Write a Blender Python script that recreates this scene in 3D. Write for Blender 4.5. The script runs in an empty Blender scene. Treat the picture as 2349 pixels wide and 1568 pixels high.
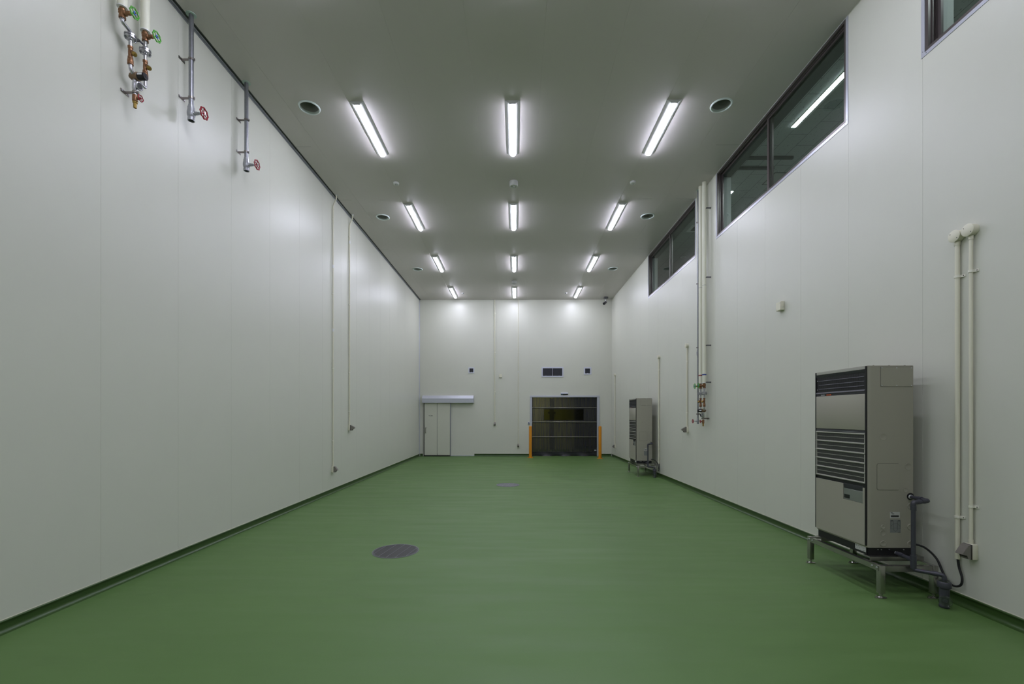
import bpy, bmesh, math, random
from mathutils import Vector, Matrix

# ------------------------------------------------------------------ camera, world, exposure
SC = bpy.context.scene
COL = SC.collection
PI = math.pi
CAM_Z = 1.585
cam_data = bpy.data.cameras.new('camera')
cam_data.sensor_fit = 'HORIZONTAL'
cam_data.sensor_width = 36.0
cam_data.lens = 36.0 * 1000.0 / 2349.0
cam_data.shift_y = 168.0 / 2349.0
cam_data.clip_start = 0.05
cam_data.clip_end = 200
cam = bpy.data.objects.new('camera', cam_data)
COL.objects.link(cam)
cam.location = (0, 0, CAM_Z)
cam.rotation_euler = (PI / 2, 0, 0.0082)
SC.camera = cam

world = bpy.data.worlds.new('world')
SC.world = world
world.use_nodes = True
wb = world.node_tree.nodes['Background']
wb.inputs[0].default_value = (0.5, 0.55, 0.6, 1)
wb.inputs[1].default_value = 0.05

vs = SC.view_settings
vs.view_transform = 'Standard'
vs.look = 'None'
vs.gamma = 1
vs.use_curve_mapping = False
vs.exposure = 0.0

LAMP = 73.5            # emission of the hall's strip lights
LAMP_COL = (0.925, 0.93, 1.14)

# room, metres
XL, XR = -3.735, 3.725
YB = 16.9            # back wall
YF = -4.6            # wall behind the camera
H = 6.063            # ceiling

# ------------------------------------------------------------------ materials
def mat(name, col, rough=0.5, metal=0.0, spec=0.5, noise=0.0, nscale=20.0, bump=0.0, bscale=200.0,
        emit=None, estr=0.0, coat=0.0, rnoise=0.0, stretch=None, trans=0.0):
    m = bpy.data.materials.new(name)
    m.use_nodes = True
    nt = m.node_tree
    b = nt.nodes['Principled BSDF']
    b.inputs['Base Color'].default_value = (*col, 1)
    b.inputs['Roughness'].default_value = rough
    b.inputs['Metallic'].default_value = metal
    b.inputs['Specular IOR Level'].default_value = spec
    if coat:
        b.inputs['Coat Weight'].default_value = coat
        b.inputs['Coat Roughness'].default_value = 0.15
    if trans:
        b.inputs['Transmission Weight'].default_value = trans
    if emit:
        b.inputs['Emission Color'].default_value = (*emit, 1)
        b.inputs['Emission Strength'].default_value = estr
    tc = nt.nodes.new('ShaderNodeTexCoord')
    mp = nt.nodes.new('ShaderNodeMapping')
    if stretch:
        mp.inputs['Scale'].default_value = stretch
    nt.links.new(tc.outputs['Object'], mp.inputs[0])
    if noise or rnoise:
        n = nt.nodes.new('ShaderNodeTexNoise')
        n.inputs['Scale'].default_value = nscale
        n.inputs['Detail'].default_value = 5
        nt.links.new(mp.outputs[0], n.inputs['Vector'])
        if noise:
            mx = nt.nodes.new('ShaderNodeMix'); mx.data_type = 'RGBA'
            mx.inputs['A'].default_value = (*[c * (1 - noise) for c in col], 1)
            mx.inputs['B'].default_value = (*[min(1, c * (1 + noise)) for c in col], 1)
            nt.links.new(n.outputs['Fac'], mx.inputs['Factor'])
            nt.links.new(mx.outputs['Result'], b.inputs['Base Color'])
        if rnoise:
            mr = nt.nodes.new('ShaderNodeMapRange')
            mr.inputs['To Min'].default_value = max(0.02, rough - rnoise)
            mr.inputs['To Max'].default_value = rough + rnoise
            mr.inputs['From Min'].default_value = 0.3
            mr.inputs['From Max'].default_value = 0.7
            nt.links.new(n.outputs['Fac'], mr.inputs[0])
            nt.links.new(mr.outputs[0], b.inputs['Roughness'])
    if bump:
        n2 = nt.nodes.new('ShaderNodeTexNoise')
        n2.inputs['Scale'].default_value = bscale
        n2.inputs['Detail'].default_value = 3
        nt.links.new(mp.outputs[0], n2.inputs['Vector'])
        bp = nt.nodes.new('ShaderNodeBump')
        bp.inputs['Strength'].default_value = bump
        bp.inputs['Distance'].default_value = 0.002
        nt.links.new(n2.outputs['Fac'], bp.inputs['Height'])
        nt.links.new(bp.outputs[0], b.inputs['Normal'])
    return m

M = {}
M['wall'] = mat('painted_steel_panel', (0.600, 0.608, 0.520), 0.38, spec=0.54, noise=0.012, nscale=3, bump=0.02, bscale=60)
M['wall_back'] = M['wall']
M['ceiling'] = mat('ceiling_panel', (0.53, 0.505, 0.475), 0.40, spec=0.45, noise=0.012, nscale=3, bump=0.02, bscale=60)
M['seam'] = mat('joint_sealant', (0.42, 0.43, 0.40), 0.6)
M['base_green'] = mat('green_base_coating', (0.036, 0.080, 0.016), 0.35, spec=0.5, noise=0.1, nscale=9)
M['alu'] = mat('brushed_aluminium', (0.62, 0.64, 0.68), 0.32, metal=0.75, noise=0.03, nscale=30, stretch=(1, 1, 30))
M['alu_grey'] = mat('grey_steel_angle', (0.30, 0.31, 0.33), 0.42, metal=0.6)
M['dark_gap'] = mat('dark_gasket', (0.02, 0.022, 0.022), 0.7)
M['black'] = mat('black_plastic', (0.005, 0.005, 0.006), 0.5)
M['black_rubber'] = mat('black_rubber_sheath', (0.008, 0.008, 0.008), 0.5)
M['charcoal'] = mat('charcoal_plastic', (0.025, 0.025, 0.03), 0.35)
M['pvc'] = mat('slate_grey_pvc', (0.045, 0.046, 0.058), 0.38, noise=0.05, nscale=20)
M['cream'] = mat('cream_plastic', (0.69, 0.675, 0.53), 0.40, noise=0.01, nscale=10)
M['white_plastic'] = mat('white_plastic', (0.72, 0.73, 0.72), 0.4)
M['lid'] = mat('taupe_plastic', (0.19, 0.175, 0.15), 0.3)
M['lid_dark'] = mat('dark_taupe_plastic', (0.03, 0.026, 0.022), 0.4)
M['insul'] = mat('insulation_jacket', (0.70, 0.70, 0.565), 0.42, noise=0.015, nscale=6)
M['galv'] = mat('galvanised_steel', (0.29, 0.30, 0.32), 0.38, metal=0.85, noise=0.22, nscale=45, rnoise=0.08)
M['chrome'] = mat('stainless_fitting', (0.50, 0.50, 0.53), 0.30, metal=1.0, noise=0.1, nscale=40)
M['stainless'] = mat('stainless_frame', (0.40, 0.39, 0.36), 0.27, metal=0.95)
M['bronze'] = mat('bronze_casting', (0.23, 0.115, 0.055), 0.42, metal=0.65, noise=0.2, nscale=60)
M['brass'] = mat('brass', (0.32, 0.215, 0.055), 0.35, metal=0.8, noise=0.1, nscale=60)
M['valve_grey'] = mat('grey_iron_valve', (0.36, 0.37, 0.39), 0.4, metal=0.6, noise=0.15, nscale=50)
M['green_wheel'] = mat('green_enamel', (0.06, 0.33, 0.015), 0.3)
M['red_wheel'] = mat('red_enamel', (0.26, 0.006, 0.018), 0.25)
M['blue'] = mat('blue_tape', (0.012, 0.04, 0.26), 0.4)
M['blue_disc'] = mat('blue_name_disc', (0.05, 0.16, 0.6), 0.4)
M['red'] = mat('red_tape', (0.18, 0.008, 0.012), 0.4)
M['pale_green'] = mat('pale_green_plate', (0.40, 0.52, 0.46), 0.35)
M['duct_white'] = mat('white_enamel_ring', (0.62, 0.70, 0.67), 0.3)
M['duct_dark'] = mat('duct_interior', (0.34, 0.35, 0.33), 0.55)
M['ac_beige'] = mat('beige_enamel', (0.325, 0.314, 0.250), 0.42, noise=0.02, nscale=300)
M['ac_fin'] = mat('coil_fins', (0.05, 0.052, 0.045), 0.5, noise=0.4, nscale=900, stretch=(1, 1, 0.05))
M['ac_slat'] = mat('beige_louvre', (0.36, 0.36, 0.30), 0.35)
M['blade'] = mat('grey_blade_edge', (0.16, 0.16, 0.19), 0.3, metal=0.3)
M['panel_grey'] = mat('grey_control_plate', (0.22, 0.235, 0.21), 0.35, metal=0.3)
M['sticker'] = mat('white_sticker', (0.50, 0.51, 0.48), 0.5)
M['sticker_grey'] = mat('grey_sticker', (0.20, 0.215, 0.205), 0.4)
M['ink'] = mat('dark_ink', (0.02, 0.02, 0.02), 0.6)
M['orange'] = mat('orange_paint', (0.62, 0.235, 0.003), 0.38, noise=0.03, nscale=10)
M['orange_badge'] = mat('orange_badge_paint', (0.75, 0.12, 0.01), 0.4)
M['white_ink'] = mat('white_ink', (0.7, 0.72, 0.72), 0.5)
M['frame_brown'] = mat('bronze_anodised_frame', (0.105, 0.09, 0.085), 0.32, metal=0.45)
M['frame_white'] = mat('pale_metal_casing', (0.50, 0.515, 0.565), 0.33, metal=0.3)
M['vent_white'] = mat('pale_vent_frame', (0.58, 0.60, 0.68), 0.35)
M['plaster'] = mat('corridor_plaster', (0.42, 0.43, 0.40), 0.8)
M['soffit'] = mat('dark_trim_and_shade', (0.10, 0.105, 0.10), 0.7)  # unlit look of the window heads put into the colour; also dark trim
M['grate'] = mat('dark_grating', (0.022, 0.0215, 0.022), 0.45, noise=0.15, nscale=40)
M['grate_light'] = mat('pale_grating', (0.13, 0.13, 0.145), 0.5, noise=0.5, nscale=14)  # paler grating colour with strong blotches
M['grate_edge'] = mat('steel_grating_edge', (0.26, 0.26, 0.29), 0.35, metal=0.5)
M['door_panel'] = mat('door_panel_paint', (0.565, 0.575, 0.475), 0.42, noise=0.012, nscale=4)
M['led_blue'] = mat('blue_indicator', (0.02, 0.2, 0.6), 0.4, emit=(0.05, 0.4, 1.0), estr=0.6)
M['cam_grey'] = mat('grey_camera_housing', (0.10, 0.10, 0.11), 0.35, metal=0.3)
M['dome'] = mat('polished_detector', (0.6, 0.62, 0.66), 0.2, metal=0.4)

M['diffuser'] = mat('lit_diffuser', (0.9, 0.9, 0.9), 0.5, emit=LAMP_COL, estr=LAMP)
M['track'] = mat('satin_track_cover', (0.50, 0.52, 0.56), 0.48, metal=0.45, noise=0.02, nscale=10)
M['clip_cream'] = mat('pale_cream_clip', (0.75, 0.74, 0.63), 0.38)
M['mesh_dark'] = mat('dark_vent_mesh', (0.07, 0.07, 0.10), 0.5)
M['ac_gap_shade'] = mat('panel_gap_shade', (0.10, 0.098, 0.08), 0.6)  # dark colour standing in for the shade round the side plates
M['trim_dark'] = mat('shadow_gap_metal', (0.065, 0.075, 0.07), 0.5)
M['bar'] = mat('dull_steel_bar', (0.24, 0.235, 0.19), 0.3, metal=0.9)
M['bracket'] = mat('stainless_bracket', (0.26, 0.235, 0.22), 0.3, metal=0.9, noise=0.1, nscale=80)
M['diffuser_anteroom'] = mat('lit_anteroom_diffuser', (0.9, 0.9, 0.9), 0.5, emit=(1.0, 0.97, 0.85), estr=34.0)
M['diffuser_office'] = mat('lit_corridor_diffuser', (0.9, 0.9, 0.9), 0.5, emit=(0.92, 1.0, 1.06), estr=80.0)
M['lamp_body'] = mat('white_lamp_body', (0.56, 0.57, 0.55), 0.45)

def glass_mat(name, tint, refl=1.0, rough=0.0):
    m = bpy.data.materials.new(name); m.use_nodes = True
    nt = m.node_tree; nt.nodes.clear()
    out = nt.nodes.new('ShaderNodeOutputMaterial')
    tr = nt.nodes.new('ShaderNodeBsdfTransparent'); tr.inputs[0].default_value = (*tint, 1)
    gl = nt.nodes.new('ShaderNodeBsdfGlossy'); gl.inputs['Roughness'].default_value = rough
    gl.inputs[0].default_value = (refl, refl, refl, 1)
    # Schlick reflectance from both sides of a thin sheet
    ge = nt.nodes.new('ShaderNodeNewGeometry')
    dt = nt.nodes.new('ShaderNodeVectorMath'); dt.operation = 'DOT_PRODUCT'
    nt.links.new(ge.outputs['Incoming'], dt.inputs[0]); nt.links.new(ge.outputs['Normal'], dt.inputs[1])
    def mth(op, a, b):
        n = nt.nodes.new('ShaderNodeMath'); n.operation = op
        for i, q in enumerate((a, b)):
            if q is None: continue
            if isinstance(q, (int, float)): n.inputs[i].default_value = q
            else: nt.links.new(q, n.inputs[i])
        return n.outputs[0]
    ab = mth('ABSOLUTE', dt.outputs['Value'], None)
    pw = mth('POWER', mth('SUBTRACT', 1.0, ab), 5.0)
    fr = mth('MINIMUM', mth('ADD', mth('MULTIPLY', pw, 0.95), 0.07), 1.0)
    mx = nt.nodes.new('ShaderNodeMixShader')
    nt.links.new(fr, mx.inputs[0]); nt.links.new(tr.outputs[0], mx.inputs[1]); nt.links.new(gl.outputs[0], mx.inputs[2])
    nt.links.new(mx.outputs[0], out.inputs[0])
    return m
M['glass'] = glass_mat('window_glass', (0.70, 0.80, 0.77))
M['clear'] = glass_mat('clear_plastic', (0.72, 0.74, 0.74), 1.0, 0.05)
M['vinyl'] = glass_mat('yellow_vinyl', (0.125, 0.12, 0.003), 0.3, 0.1)

def curtain_mat():
    m = bpy.data.materials.new('translucent_door_sheet'); m.use_nodes = True
    nt = m.node_tree; b = nt.nodes['Principled BSDF']; out = nt.nodes['Material Output']
    b.inputs['Base Color'].default_value = (0.020, 0.020, 0.022, 1)
    b.inputs['Roughness'].default_value = 0.42
    tc = nt.nodes.new('ShaderNodeTexCoord'); mp = nt.nodes.new('ShaderNodeMapping')
    mp.inputs['Scale'].default_value = (9, 9, 0.45)
    n = nt.nodes.new('ShaderNodeTexNoise'); n.inputs['Scale'].default_value = 2.2; n.inputs['Detail'].default_value = 6
    nt.links.new(tc.outputs['Object'], mp.inputs[0]); nt.links.new(mp.outputs[0], n.inputs['Vector'])
    cr = nt.nodes.new('ShaderNodeMapRange')
    cr.inputs['From Min'].default_value = 0.3; cr.inputs['From Max'].default_value = 0.7
    cr.inputs['To Min'].default_value = 0.15; cr.inputs['To Max'].default_value = 0.25
    nt.links.new(n.outputs['Fac'], cr.inputs[0])
    tr = nt.nodes.new('ShaderNodeBsdfTransparent'); tr.inputs[0].default_value = (0.95, 0.90, 0.40, 1)
    mx = nt.nodes.new('ShaderNodeMixShader')
    nt.links.new(cr.outputs[0], mx.inputs[0]); nt.links.new(b.outputs[0], mx.inputs[1]); nt.links.new(tr.outputs[0], mx.inputs[2])
    nt.links.new(mx.outputs[0], out.inputs[0])
    return m
M['curtain'] = curtain_mat()

def floor_mat():
    m = bpy.data.materials.new('green_epoxy_floor'); m.use_nodes = True
    nt = m.node_tree; b = nt.nodes['Principled BSDF']
    tc = nt.nodes.new('ShaderNodeTexCoord')
    def noise(scale, detail, st=(1, 1, 1), rot=0):
        mp = nt.nodes.new('ShaderNodeMapping'); mp.inputs['Scale'].default_value = st
        mp.inputs['Rotation'].default_value = (0, 0, rot)
        nt.links.new(tc.outputs['Object'], mp.inputs[0])
        n = nt.nodes.new('ShaderNodeTexNoise'); n.inputs['Scale'].default_value = scale; n.inputs['Detail'].default_value = detail
        nt.links.new(mp.outputs[0], n.inputs['Vector'])
        return n
    n1 = noise(0.55, 4)
    n2 = noise(5.0, 7, (0.16, 1, 1), 0.5)
    n3 = noise(160, 2)
    a = nt.nodes.new('ShaderNodeMath'); a.operation = 'MULTIPLY_ADD'; a.inputs[1].default_value = 0.5
    nt.links.new(n1.outputs['Fac'], a.inputs[0])
    a2 = nt.nodes.new('ShaderNodeMath'); a2.operation = 'MULTIPLY'; a2.inputs[1].default_value = 0.35
    nt.links.new(n2.outputs['Fac'], a2.inputs[0]); nt.links.new(a2.outputs[0], a.inputs[2])
    a3 = nt.nodes.new('ShaderNodeMath'); a3.operation = 'MULTIPLY_ADD'; a3.inputs[1].default_value = 0.15
    nt.links.new(n3.outputs['Fac'], a3.inputs[0]); nt.links.new(a.outputs[0], a3.inputs[2])
    cr = nt.nodes.new('ShaderNodeValToRGB')
    cr.color_ramp.elements[0].position = 0.32; cr.color_ramp.elements[0].color = (0.074, 0.152, 0.034, 1)
    cr.color_ramp.elements[1].position = 0.68; cr.color_ramp.elements[1].color = (0.102, 0.188, 0.054, 1)
    nt.links.new(a3.outputs[0], cr.inputs[0])
    nt.links.new(cr.outputs[0], b.inputs['Base Color'])
    mr = nt.nodes.new('ShaderNodeMapRange'); mr.inputs['To Min'].default_value = 0.46; mr.inputs['To Max'].default_value = 0.60
    mr.inputs['From Min'].default_value = 0.35; mr.inputs['From Max'].default_value = 0.65
    nt.links.new(n2.outputs['Fac'], mr.inputs[0]); nt.links.new(mr.outputs[0], b.inputs['Roughness'])
    b.inputs['Specular IOR Level'].default_value = 0.45
    bp = nt.nodes.new('ShaderNodeBump'); bp.inputs['Strength'].default_value = 0.12; bp.inputs['Distance'].default_value = 0.002
    nt.links.new(n3.outputs['Fac'], bp.inputs['Height']); nt.links.new(bp.outputs[0], b.inputs['Normal'])
    return m
M['floor'] = floor_mat()

def tile_mat():
    m = bpy.data.materials.new('rockwool_ceiling_tile'); m.use_nodes = True
    nt = m.node_tree; b = nt.nodes['Principled BSDF']
    b.inputs['Roughness'].default_value = 0.9
    tc = nt.nodes.new('ShaderNodeTexCoord')
    br = nt.nodes.new('ShaderNodeTexBrick')
    br.offset = 0.5
    br.inputs['Scale'].default_value = 1.0
    br.inputs['Brick Width'].default_value = 0.6
    br.inputs['Row Height'].default_value = 0.3
    br.inputs['Mortar Size'].default_value = 0.003
    br.inputs['Color1'].default_value = (0.40, 0.43, 0.41, 1)
    br.inputs['Color2'].default_value = (0.40, 0.43, 0.41, 1)
    br.inputs['Mortar'].default_value = (0.10, 0.10, 0.10, 1)
    mp = nt.nodes.new('ShaderNodeMapping'); mp.inputs['Rotation'].default_value = (0, 0, PI / 2)
    nt.links.new(tc.outputs['Object'], mp.inputs[0]); nt.links.new(mp.outputs[0], br.inputs['Vector'])
    mp2 = nt.nodes.new('ShaderNodeMapping'); mp2.inputs['Scale'].default_value = (1, 0.35, 1)
    nt.links.new(tc.outputs['Object'], mp2.inputs[0])
    v = nt.nodes.new('ShaderNodeTexNoise'); v.inputs['Scale'].default_value = 55; v.inputs['Detail'].default_value = 1
    nt.links.new(mp2.outputs[0], v.inputs['Vector'])
    rp = nt.nodes.new('ShaderNodeMapRange'); rp.inputs['From Min'].default_value = 0.26; rp.inputs['From Max'].default_value = 0.34
    rp.inputs['To Min'].default_value = 0.45; rp.inputs['To Max'].default_value = 1.0
    nt.links.new(v.outputs['Fac'], rp.inputs[0])
    mx = nt.nodes.new('ShaderNodeMix'); mx.data_type = 'RGBA'; mx.blend_type = 'MULTIPLY'; mx.inputs['Factor'].default_value = 1
    nt.links.new(br.outputs['Color'], mx.inputs['A']); nt.links.new(rp.outputs[0], mx.inputs['B'])
    nt.links.new(mx.outputs['Result'], b.inputs['Base Color'])
    return m
M['tile'] = tile_mat()

# ------------------------------------------------------------------ mesh helpers
def nb(): return bmesh.new()

def box(bm, lo, hi, bevel=0.0, seg=2):
    lo = Vector(lo); hi = Vector(hi)
    c = (lo + hi) / 2; s = hi - lo
    r = bmesh.ops.create_cube(bm, size=1.0, matrix=Matrix.Translation(c) @ Matrix.Diagonal((s.x, s.y, s.z, 1)))
    if bevel > 0:
        es = set()
        for v in r['verts']:
            for e in v.link_edges: es.add(e)
        bmesh.ops.bevel(bm, geom=list(es), offset=bevel, segments=seg, affect='EDGES', profile=0.5)
    return bm

def ring(bm, x0, x1, y0, y1, z0, z1, wy, wz):
    """rectangular frame in the y-z plane, mitred so no faces overlap"""
    o = [(y0, z0), (y1, z0), (y1, z1), (y0, z1)]
    i = [(y0 + wy, z0 + wz), (y1 - wy, z0 + wz), (y1 - wy, z1 - wz), (y0 + wy, z1 - wz)]
    V = [[bm.verts.new((x, u, v)) for u, v in q] for x in (x0, x1) for q in (o, i)]
    for k in range(4):
        j = (k + 1) % 4
        bm.faces.new((V[0][k], V[0][j], V[1][j], V[1][k])); bm.faces.new((V[2][k], V[3][k], V[3][j], V[2][j]))
        bm.faces.new((V[0][k], V[2][k], V[2][j], V[0][j])); bm.faces.new((V[1][k], V[1][j], V[3][j], V[3][k]))
    return bm

def frame_of(d):
    d = Vector(d).normalized()
    up = Vector((0, 0, 1)) if abs(d.z) < 0.9 else Vector((1, 0, 0))
    a = up.cross(d).normalized()
    b = d.cross(a).normalized()
    return a, b, d

def lathe(bm, prof, o=(0, 0, 0), d=(0, 0, 1), seg=24, close=True):
    """prof: list of (radius, height) along direction d from o."""
    o = Vector(o); a, b, d = frame_of(d)
    rings = []
    for (r, h) in prof:
        if r < 1e-6:
            rings.append([bm.verts.new(o + d * h)])
        else:
            rings.append([bm.verts.new(o + d * h + (a * math.cos(2 * PI * i / seg) + b * math.sin(2 * PI * i / seg)) * r) for i in range(seg)])
    for k in range(len(rings) - 1):
        p, q = rings[k], rings[k + 1]
        if len(p) == 1 and len(q) == 1: continue
        for i in range(seg):
            j = (i + 1) % seg
            if len(p) == 1: bm.faces.new((p[0], q[j], q[i]))
            elif len(q) == 1: bm.faces.new((p[i], p[j], q[0]))
            else: bm.faces.new((p[i], p[j], q[j], q[i]))
    if close:
        for rg, flip in ((rings[0], True), (rings[-1], False)):
            if len(rg) > 2:
                bm.faces.new(rg[::-1] if flip else rg)
    return bm

def cyl(bm, p0, p1, r, seg=20, r2=None, ch=0.0):
    p0 = Vector(p0); p1 = Vector(p1); d = p1 - p0; L = d.length
    r2 = r if r2 is None else r2
    if ch: prof = [(r - ch, 0), (r, ch), (r2, L - ch), (r2 - ch, L)]
    else: prof = [(r, 0), (r2, L)]
    return lathe(bm, prof, p0, d, seg)

def fillet(pts, rad, n=6):
    pts = [Vector(p) for p in pts]; out = [pts[0]]
    for i in range(1, len(pts) - 1):
        a, b, c = pts[i - 1], pts[i], pts[i + 1]
        r = min(rad, (a - b).length * 0.49, (c - b).length * 0.49)
        s = b + (a - b).normalized() * r; e = b + (c - b).normalized() * r
        for k in range(n + 1):
            t = k / n
            out.append(s * (1 - t) ** 2 + b * 2 * t * (1 - t) + e * t * t)
    out.append(pts[-1])
    return out

def tube(bm, pts, r, seg=14, closed=False):
    pts = [Vector(p) for p in pts]; n = len(pts)
    rings = []; a = None
    for i, p in enumerate(pts):
        if closed: t = (pts[(i + 1) % n] - pts[i - 1]).normalized()
        elif i == 0: t = (pts[1] - pts[0]).normalized()
        elif i == n - 1: t = (pts[-1] - pts[-2]).normalized()
        else: t = ((pts[i + 1] - p).normalized() + (p - pts[i - 1]).normalized()).normalized()
        if a is None: a, b, _ = frame_of(t)
        else:
            a = (a - t * a.dot(t)).normalized(); b = t.cross(a)
        rr = r[i] if isinstance(r, (list, tuple)) else r
        rings.append([bm.verts.new(p + (a * math.cos(2 * PI * k / seg) + b * math.sin(2 * PI * k / seg)) * rr) for k in range(seg)])
    m = n if closed else n - 1
    for i in range(m):
        p, q = rings[i], rings[(i + 1) % n]
        for k in range(seg):
            j = (k + 1) % seg
            bm.faces.new((p[k], p[j], q[j], q[k]))
    if not closed:
        bm.faces.new(rings[0][::-1]); bm.faces.new(rings[-1])
    return bm

def prism(bm, poly, t0, t1, axis='y'):
    """polygon in the two other axes, extruded along axis."""
    def P(u, v, t):
        if axis == 'y': return (u, t, v)
        if axis == 'x': return (t, u, v)
        return (u, v, t)
    a = [bm.verts.new(P(u, v, t0)) for u, v in poly]
    b = [bm.verts.new(P(u, v, t1)) for u, v in poly]
    n = len(poly)
    bm.faces.new(a); bm.faces.new(b[::-1])
    for i in range(n):
        j = (i + 1) % n
        bm.faces.new((a[i], b[i], b[j], a[j]))
    return bm

def obj(name, bm, m, parent=None, smooth=True, label=None):
    bmesh.ops.recalc_face_normals(bm, faces=bm.faces[:])
    me = bpy.data.meshes.new(name)
    if smooth:
        for f in bm.faces: f.smooth = True
    bm.to_mesh(me); bm.free()
    if smooth: me.set_sharp_from_angle(angle=math.radians(38))
    me.materials.append(M[m] if isinstance(m, str) else m)
    o = bpy.data.objects.new(name, me)
    COL.objects.link(o)
    if parent is not None: o.parent = parent
    if label: o['label'] = label
    return o

def sheet_obj(name, bm, m, parent=None):
    """open sheet: keep the winding as built."""
    me = bpy.data.meshes.new(name); bm.to_mesh(me); bm.free()
    me.materials.append(M[m]); o = bpy.data.objects.new(name, me); COL.objects.link(o)
    if parent is not None: o.parent = parent
    return o

def thing(name, label, cat, loc=(0, 0, 0), rz=0.0, group=None):
    o = bpy.data.objects.new(name, None); COL.objects.link(o)
    o.empty_display_size = 0.1
    o.location = loc; o.rotation_euler = (0, 0, rz)
    o['label'] = label; o['category'] = cat
    if group: o['group'] = group
    return o

def tag(o, label, cat, group=None):
    o['label'] = label; o['category'] = cat
    if group: o['group'] = group
    return o

def struct(o, label=None, cat=None):
    o['kind'] = 'structure'
    if label: o['label'] = label
    if cat: o['category'] = cat
    return o

def kids(o): return [c for c in bpy.data.objects if c.parent == o]

def dup(root, loc, label=None, rz=None, group=None):
    def rec(o, par):
        c = o.copy(); COL.objects.link(c); c.parent = par
        for ch in kids(o): rec(ch, c)
        return c
    src = kids(root)
    r = root.copy(); COL.objects.link(r); r.location = loc
    if rz is not None: r.rotation_euler = (0, 0, rz)
    for ch in src: rec(ch, r)
    if label: r['label'] = label
    if group: r['group'] = group
    return r

def text_obj(name, body, size, m, parent, loc, rot, extrude=0.0004, sx=1.0, align='CENTER'):
    cu = bpy.data.curves.new(name, 'FONT'); cu.body = body; cu.size = size; cu.extrude = extrude
    cu.align_x = align; cu.align_y = 'CENTER'
    tmp = bpy.data.objects.new(name + '_tmp', cu); COL.objects.link(tmp)
    dg = bpy.context.evaluated_depsgraph_get(); dg.update()
    me = bpy.data.meshes.new_from_object(tmp.evaluated_get(dg))
    bpy.data.objects.remove(tmp); bpy.data.curves.remove(cu)
    me.materials.clear(); me.materials.append(M[m])
    mt = Matrix.Translation(loc) @ Matrix.Rotation(rot[2], 4, 'Z') @ Matrix.Rotation(rot[0], 4, 'X') @ Matrix.Diagonal((sx, 1, 1, 1))
    me.transform(mt)
    me.name = name
    o = bpy.data.objects.new(name, me); COL.objects.link(o)
    if parent is not None: o.parent = parent
    return o

# frames on the walls: local x points into the room, y runs along the wall, z up
def on_left(y, z, d=0.0): return (XL + d, y, z), 0.0
def on_right(y, z, d=0.0): return (XR - d, y, z), PI
def on_back(x, z, d=0.0): return (x, YB - d, z), -PI / 2

# ------------------------------------------------------------------ the room shell
def grooved(bm, P, a0, a1, t0, t1, grooves, g=0.0017, d=0.0026):
    """sheet with V joints; P(a, depth, t) gives the point."""
    pts = [(a0, 0)]
    for q in sorted(grooves):
        if a0 + 0.01 < q < a1 - 0.01: pts += [(q - g, 0), (q, d), (q + g, 0)]
    pts.append((a1, 0))
    lo = [bm.verts.new(P(a, dd, t0)) for a, dd in pts]
    hi = [bm.verts.new(P(a, dd, t1)) for a, dd in pts]
    for i in range(len(pts) - 1):
        bm.faces.new((lo[i], lo[i + 1], hi[i + 1], hi[i]))

def series(a, step, n, back=0): return [a + step * k for k in range(-back, n)]

# floor
bm = nb(); box(bm, (XL - 0.1, YF - 0.1, -0.12), (XR + 0.4, YB + 0.06, 0.0))
struct(obj('floor', bm, 'floor', smooth=False))

# left wall
LG = series(3.896, 0.9, 15, 9)
bm = nb(); grooved(bm, lambda a, d, t: (XL - d, a, t), YF, YB, 0.0, H + 0.06, LG)
box(bm, (XL - 0.12, YF, 0), (XL - 0.006, YB, H + 0.06))
struct(sheet_obj('wall_left', bm, 'wall'))

# back wall, with the shutter opening
OX0, OX1, OZ = 0.627, 3.185, 2.285
BG = series(-2.183, 0.9, 7, 2)
bm = nb(); gb = dict(g=0.0011, d=0.0014)
Pb = lambda a, d, t: (a, YB + d, t)
grooved(bm, Pb, XL, OX0, 0, OZ, BG, **gb)
grooved(bm, Pb, OX1, XR, 0, OZ, BG, **gb)
grooved(bm, Pb, XL, XR, OZ, H + 0.06, BG, **gb)
for lo, hi in (((XL, 0), (OX0, OZ)), ((OX1, 0), (XR, OZ)), ((XL, OZ), (XR, H + 0.06))):
    box(bm, (lo[0], YB + 0.006, lo[1]), (hi[0], YB + 0.12, hi[1]))
struct(sheet_obj('wall_back', bm, 'wall'))

# wall behind the camera
bm = nb(); grooved(bm, lambda a, d, t: (a, YF - d, t), XL, XR, 0, H + 0.06, BG)
box(bm, (XL, YF - 0.12, 0), (XR, YF - 0.006, H + 0.06))
struct(sheet_obj('wall_front', bm, 'wall'))

# right wall with the strip windows under the ceiling
WZ = 4.85
WINS = [(0.78, 4.03), (4.91, 8.13), (9.03, 12.29)]
RG = [1.5, 2.3, 3.13, 4.02] + series(4.91, 0.815, 15)+[-1.0, 0.0]
bm = nb()
Pr = lambda a, d, t: (XR + d, a, t)
grooved(bm, Pr, YF, YB, 0, WZ, RG)
prev = YF
for (a, b) in WINS + [(YB, YB)]:
    grooved(bm, Pr, prev, a, WZ, H + 0.06, RG)
    box(bm, (XR + 0.006, prev, WZ), (XR + 0.26, a, H + 0.06))
    prev = b
box(bm, (XR + 0.006, YF, 0), (XR + 0.26, YB, WZ))
struct(sheet_obj('wall_right', bm, 'wall'))

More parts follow.
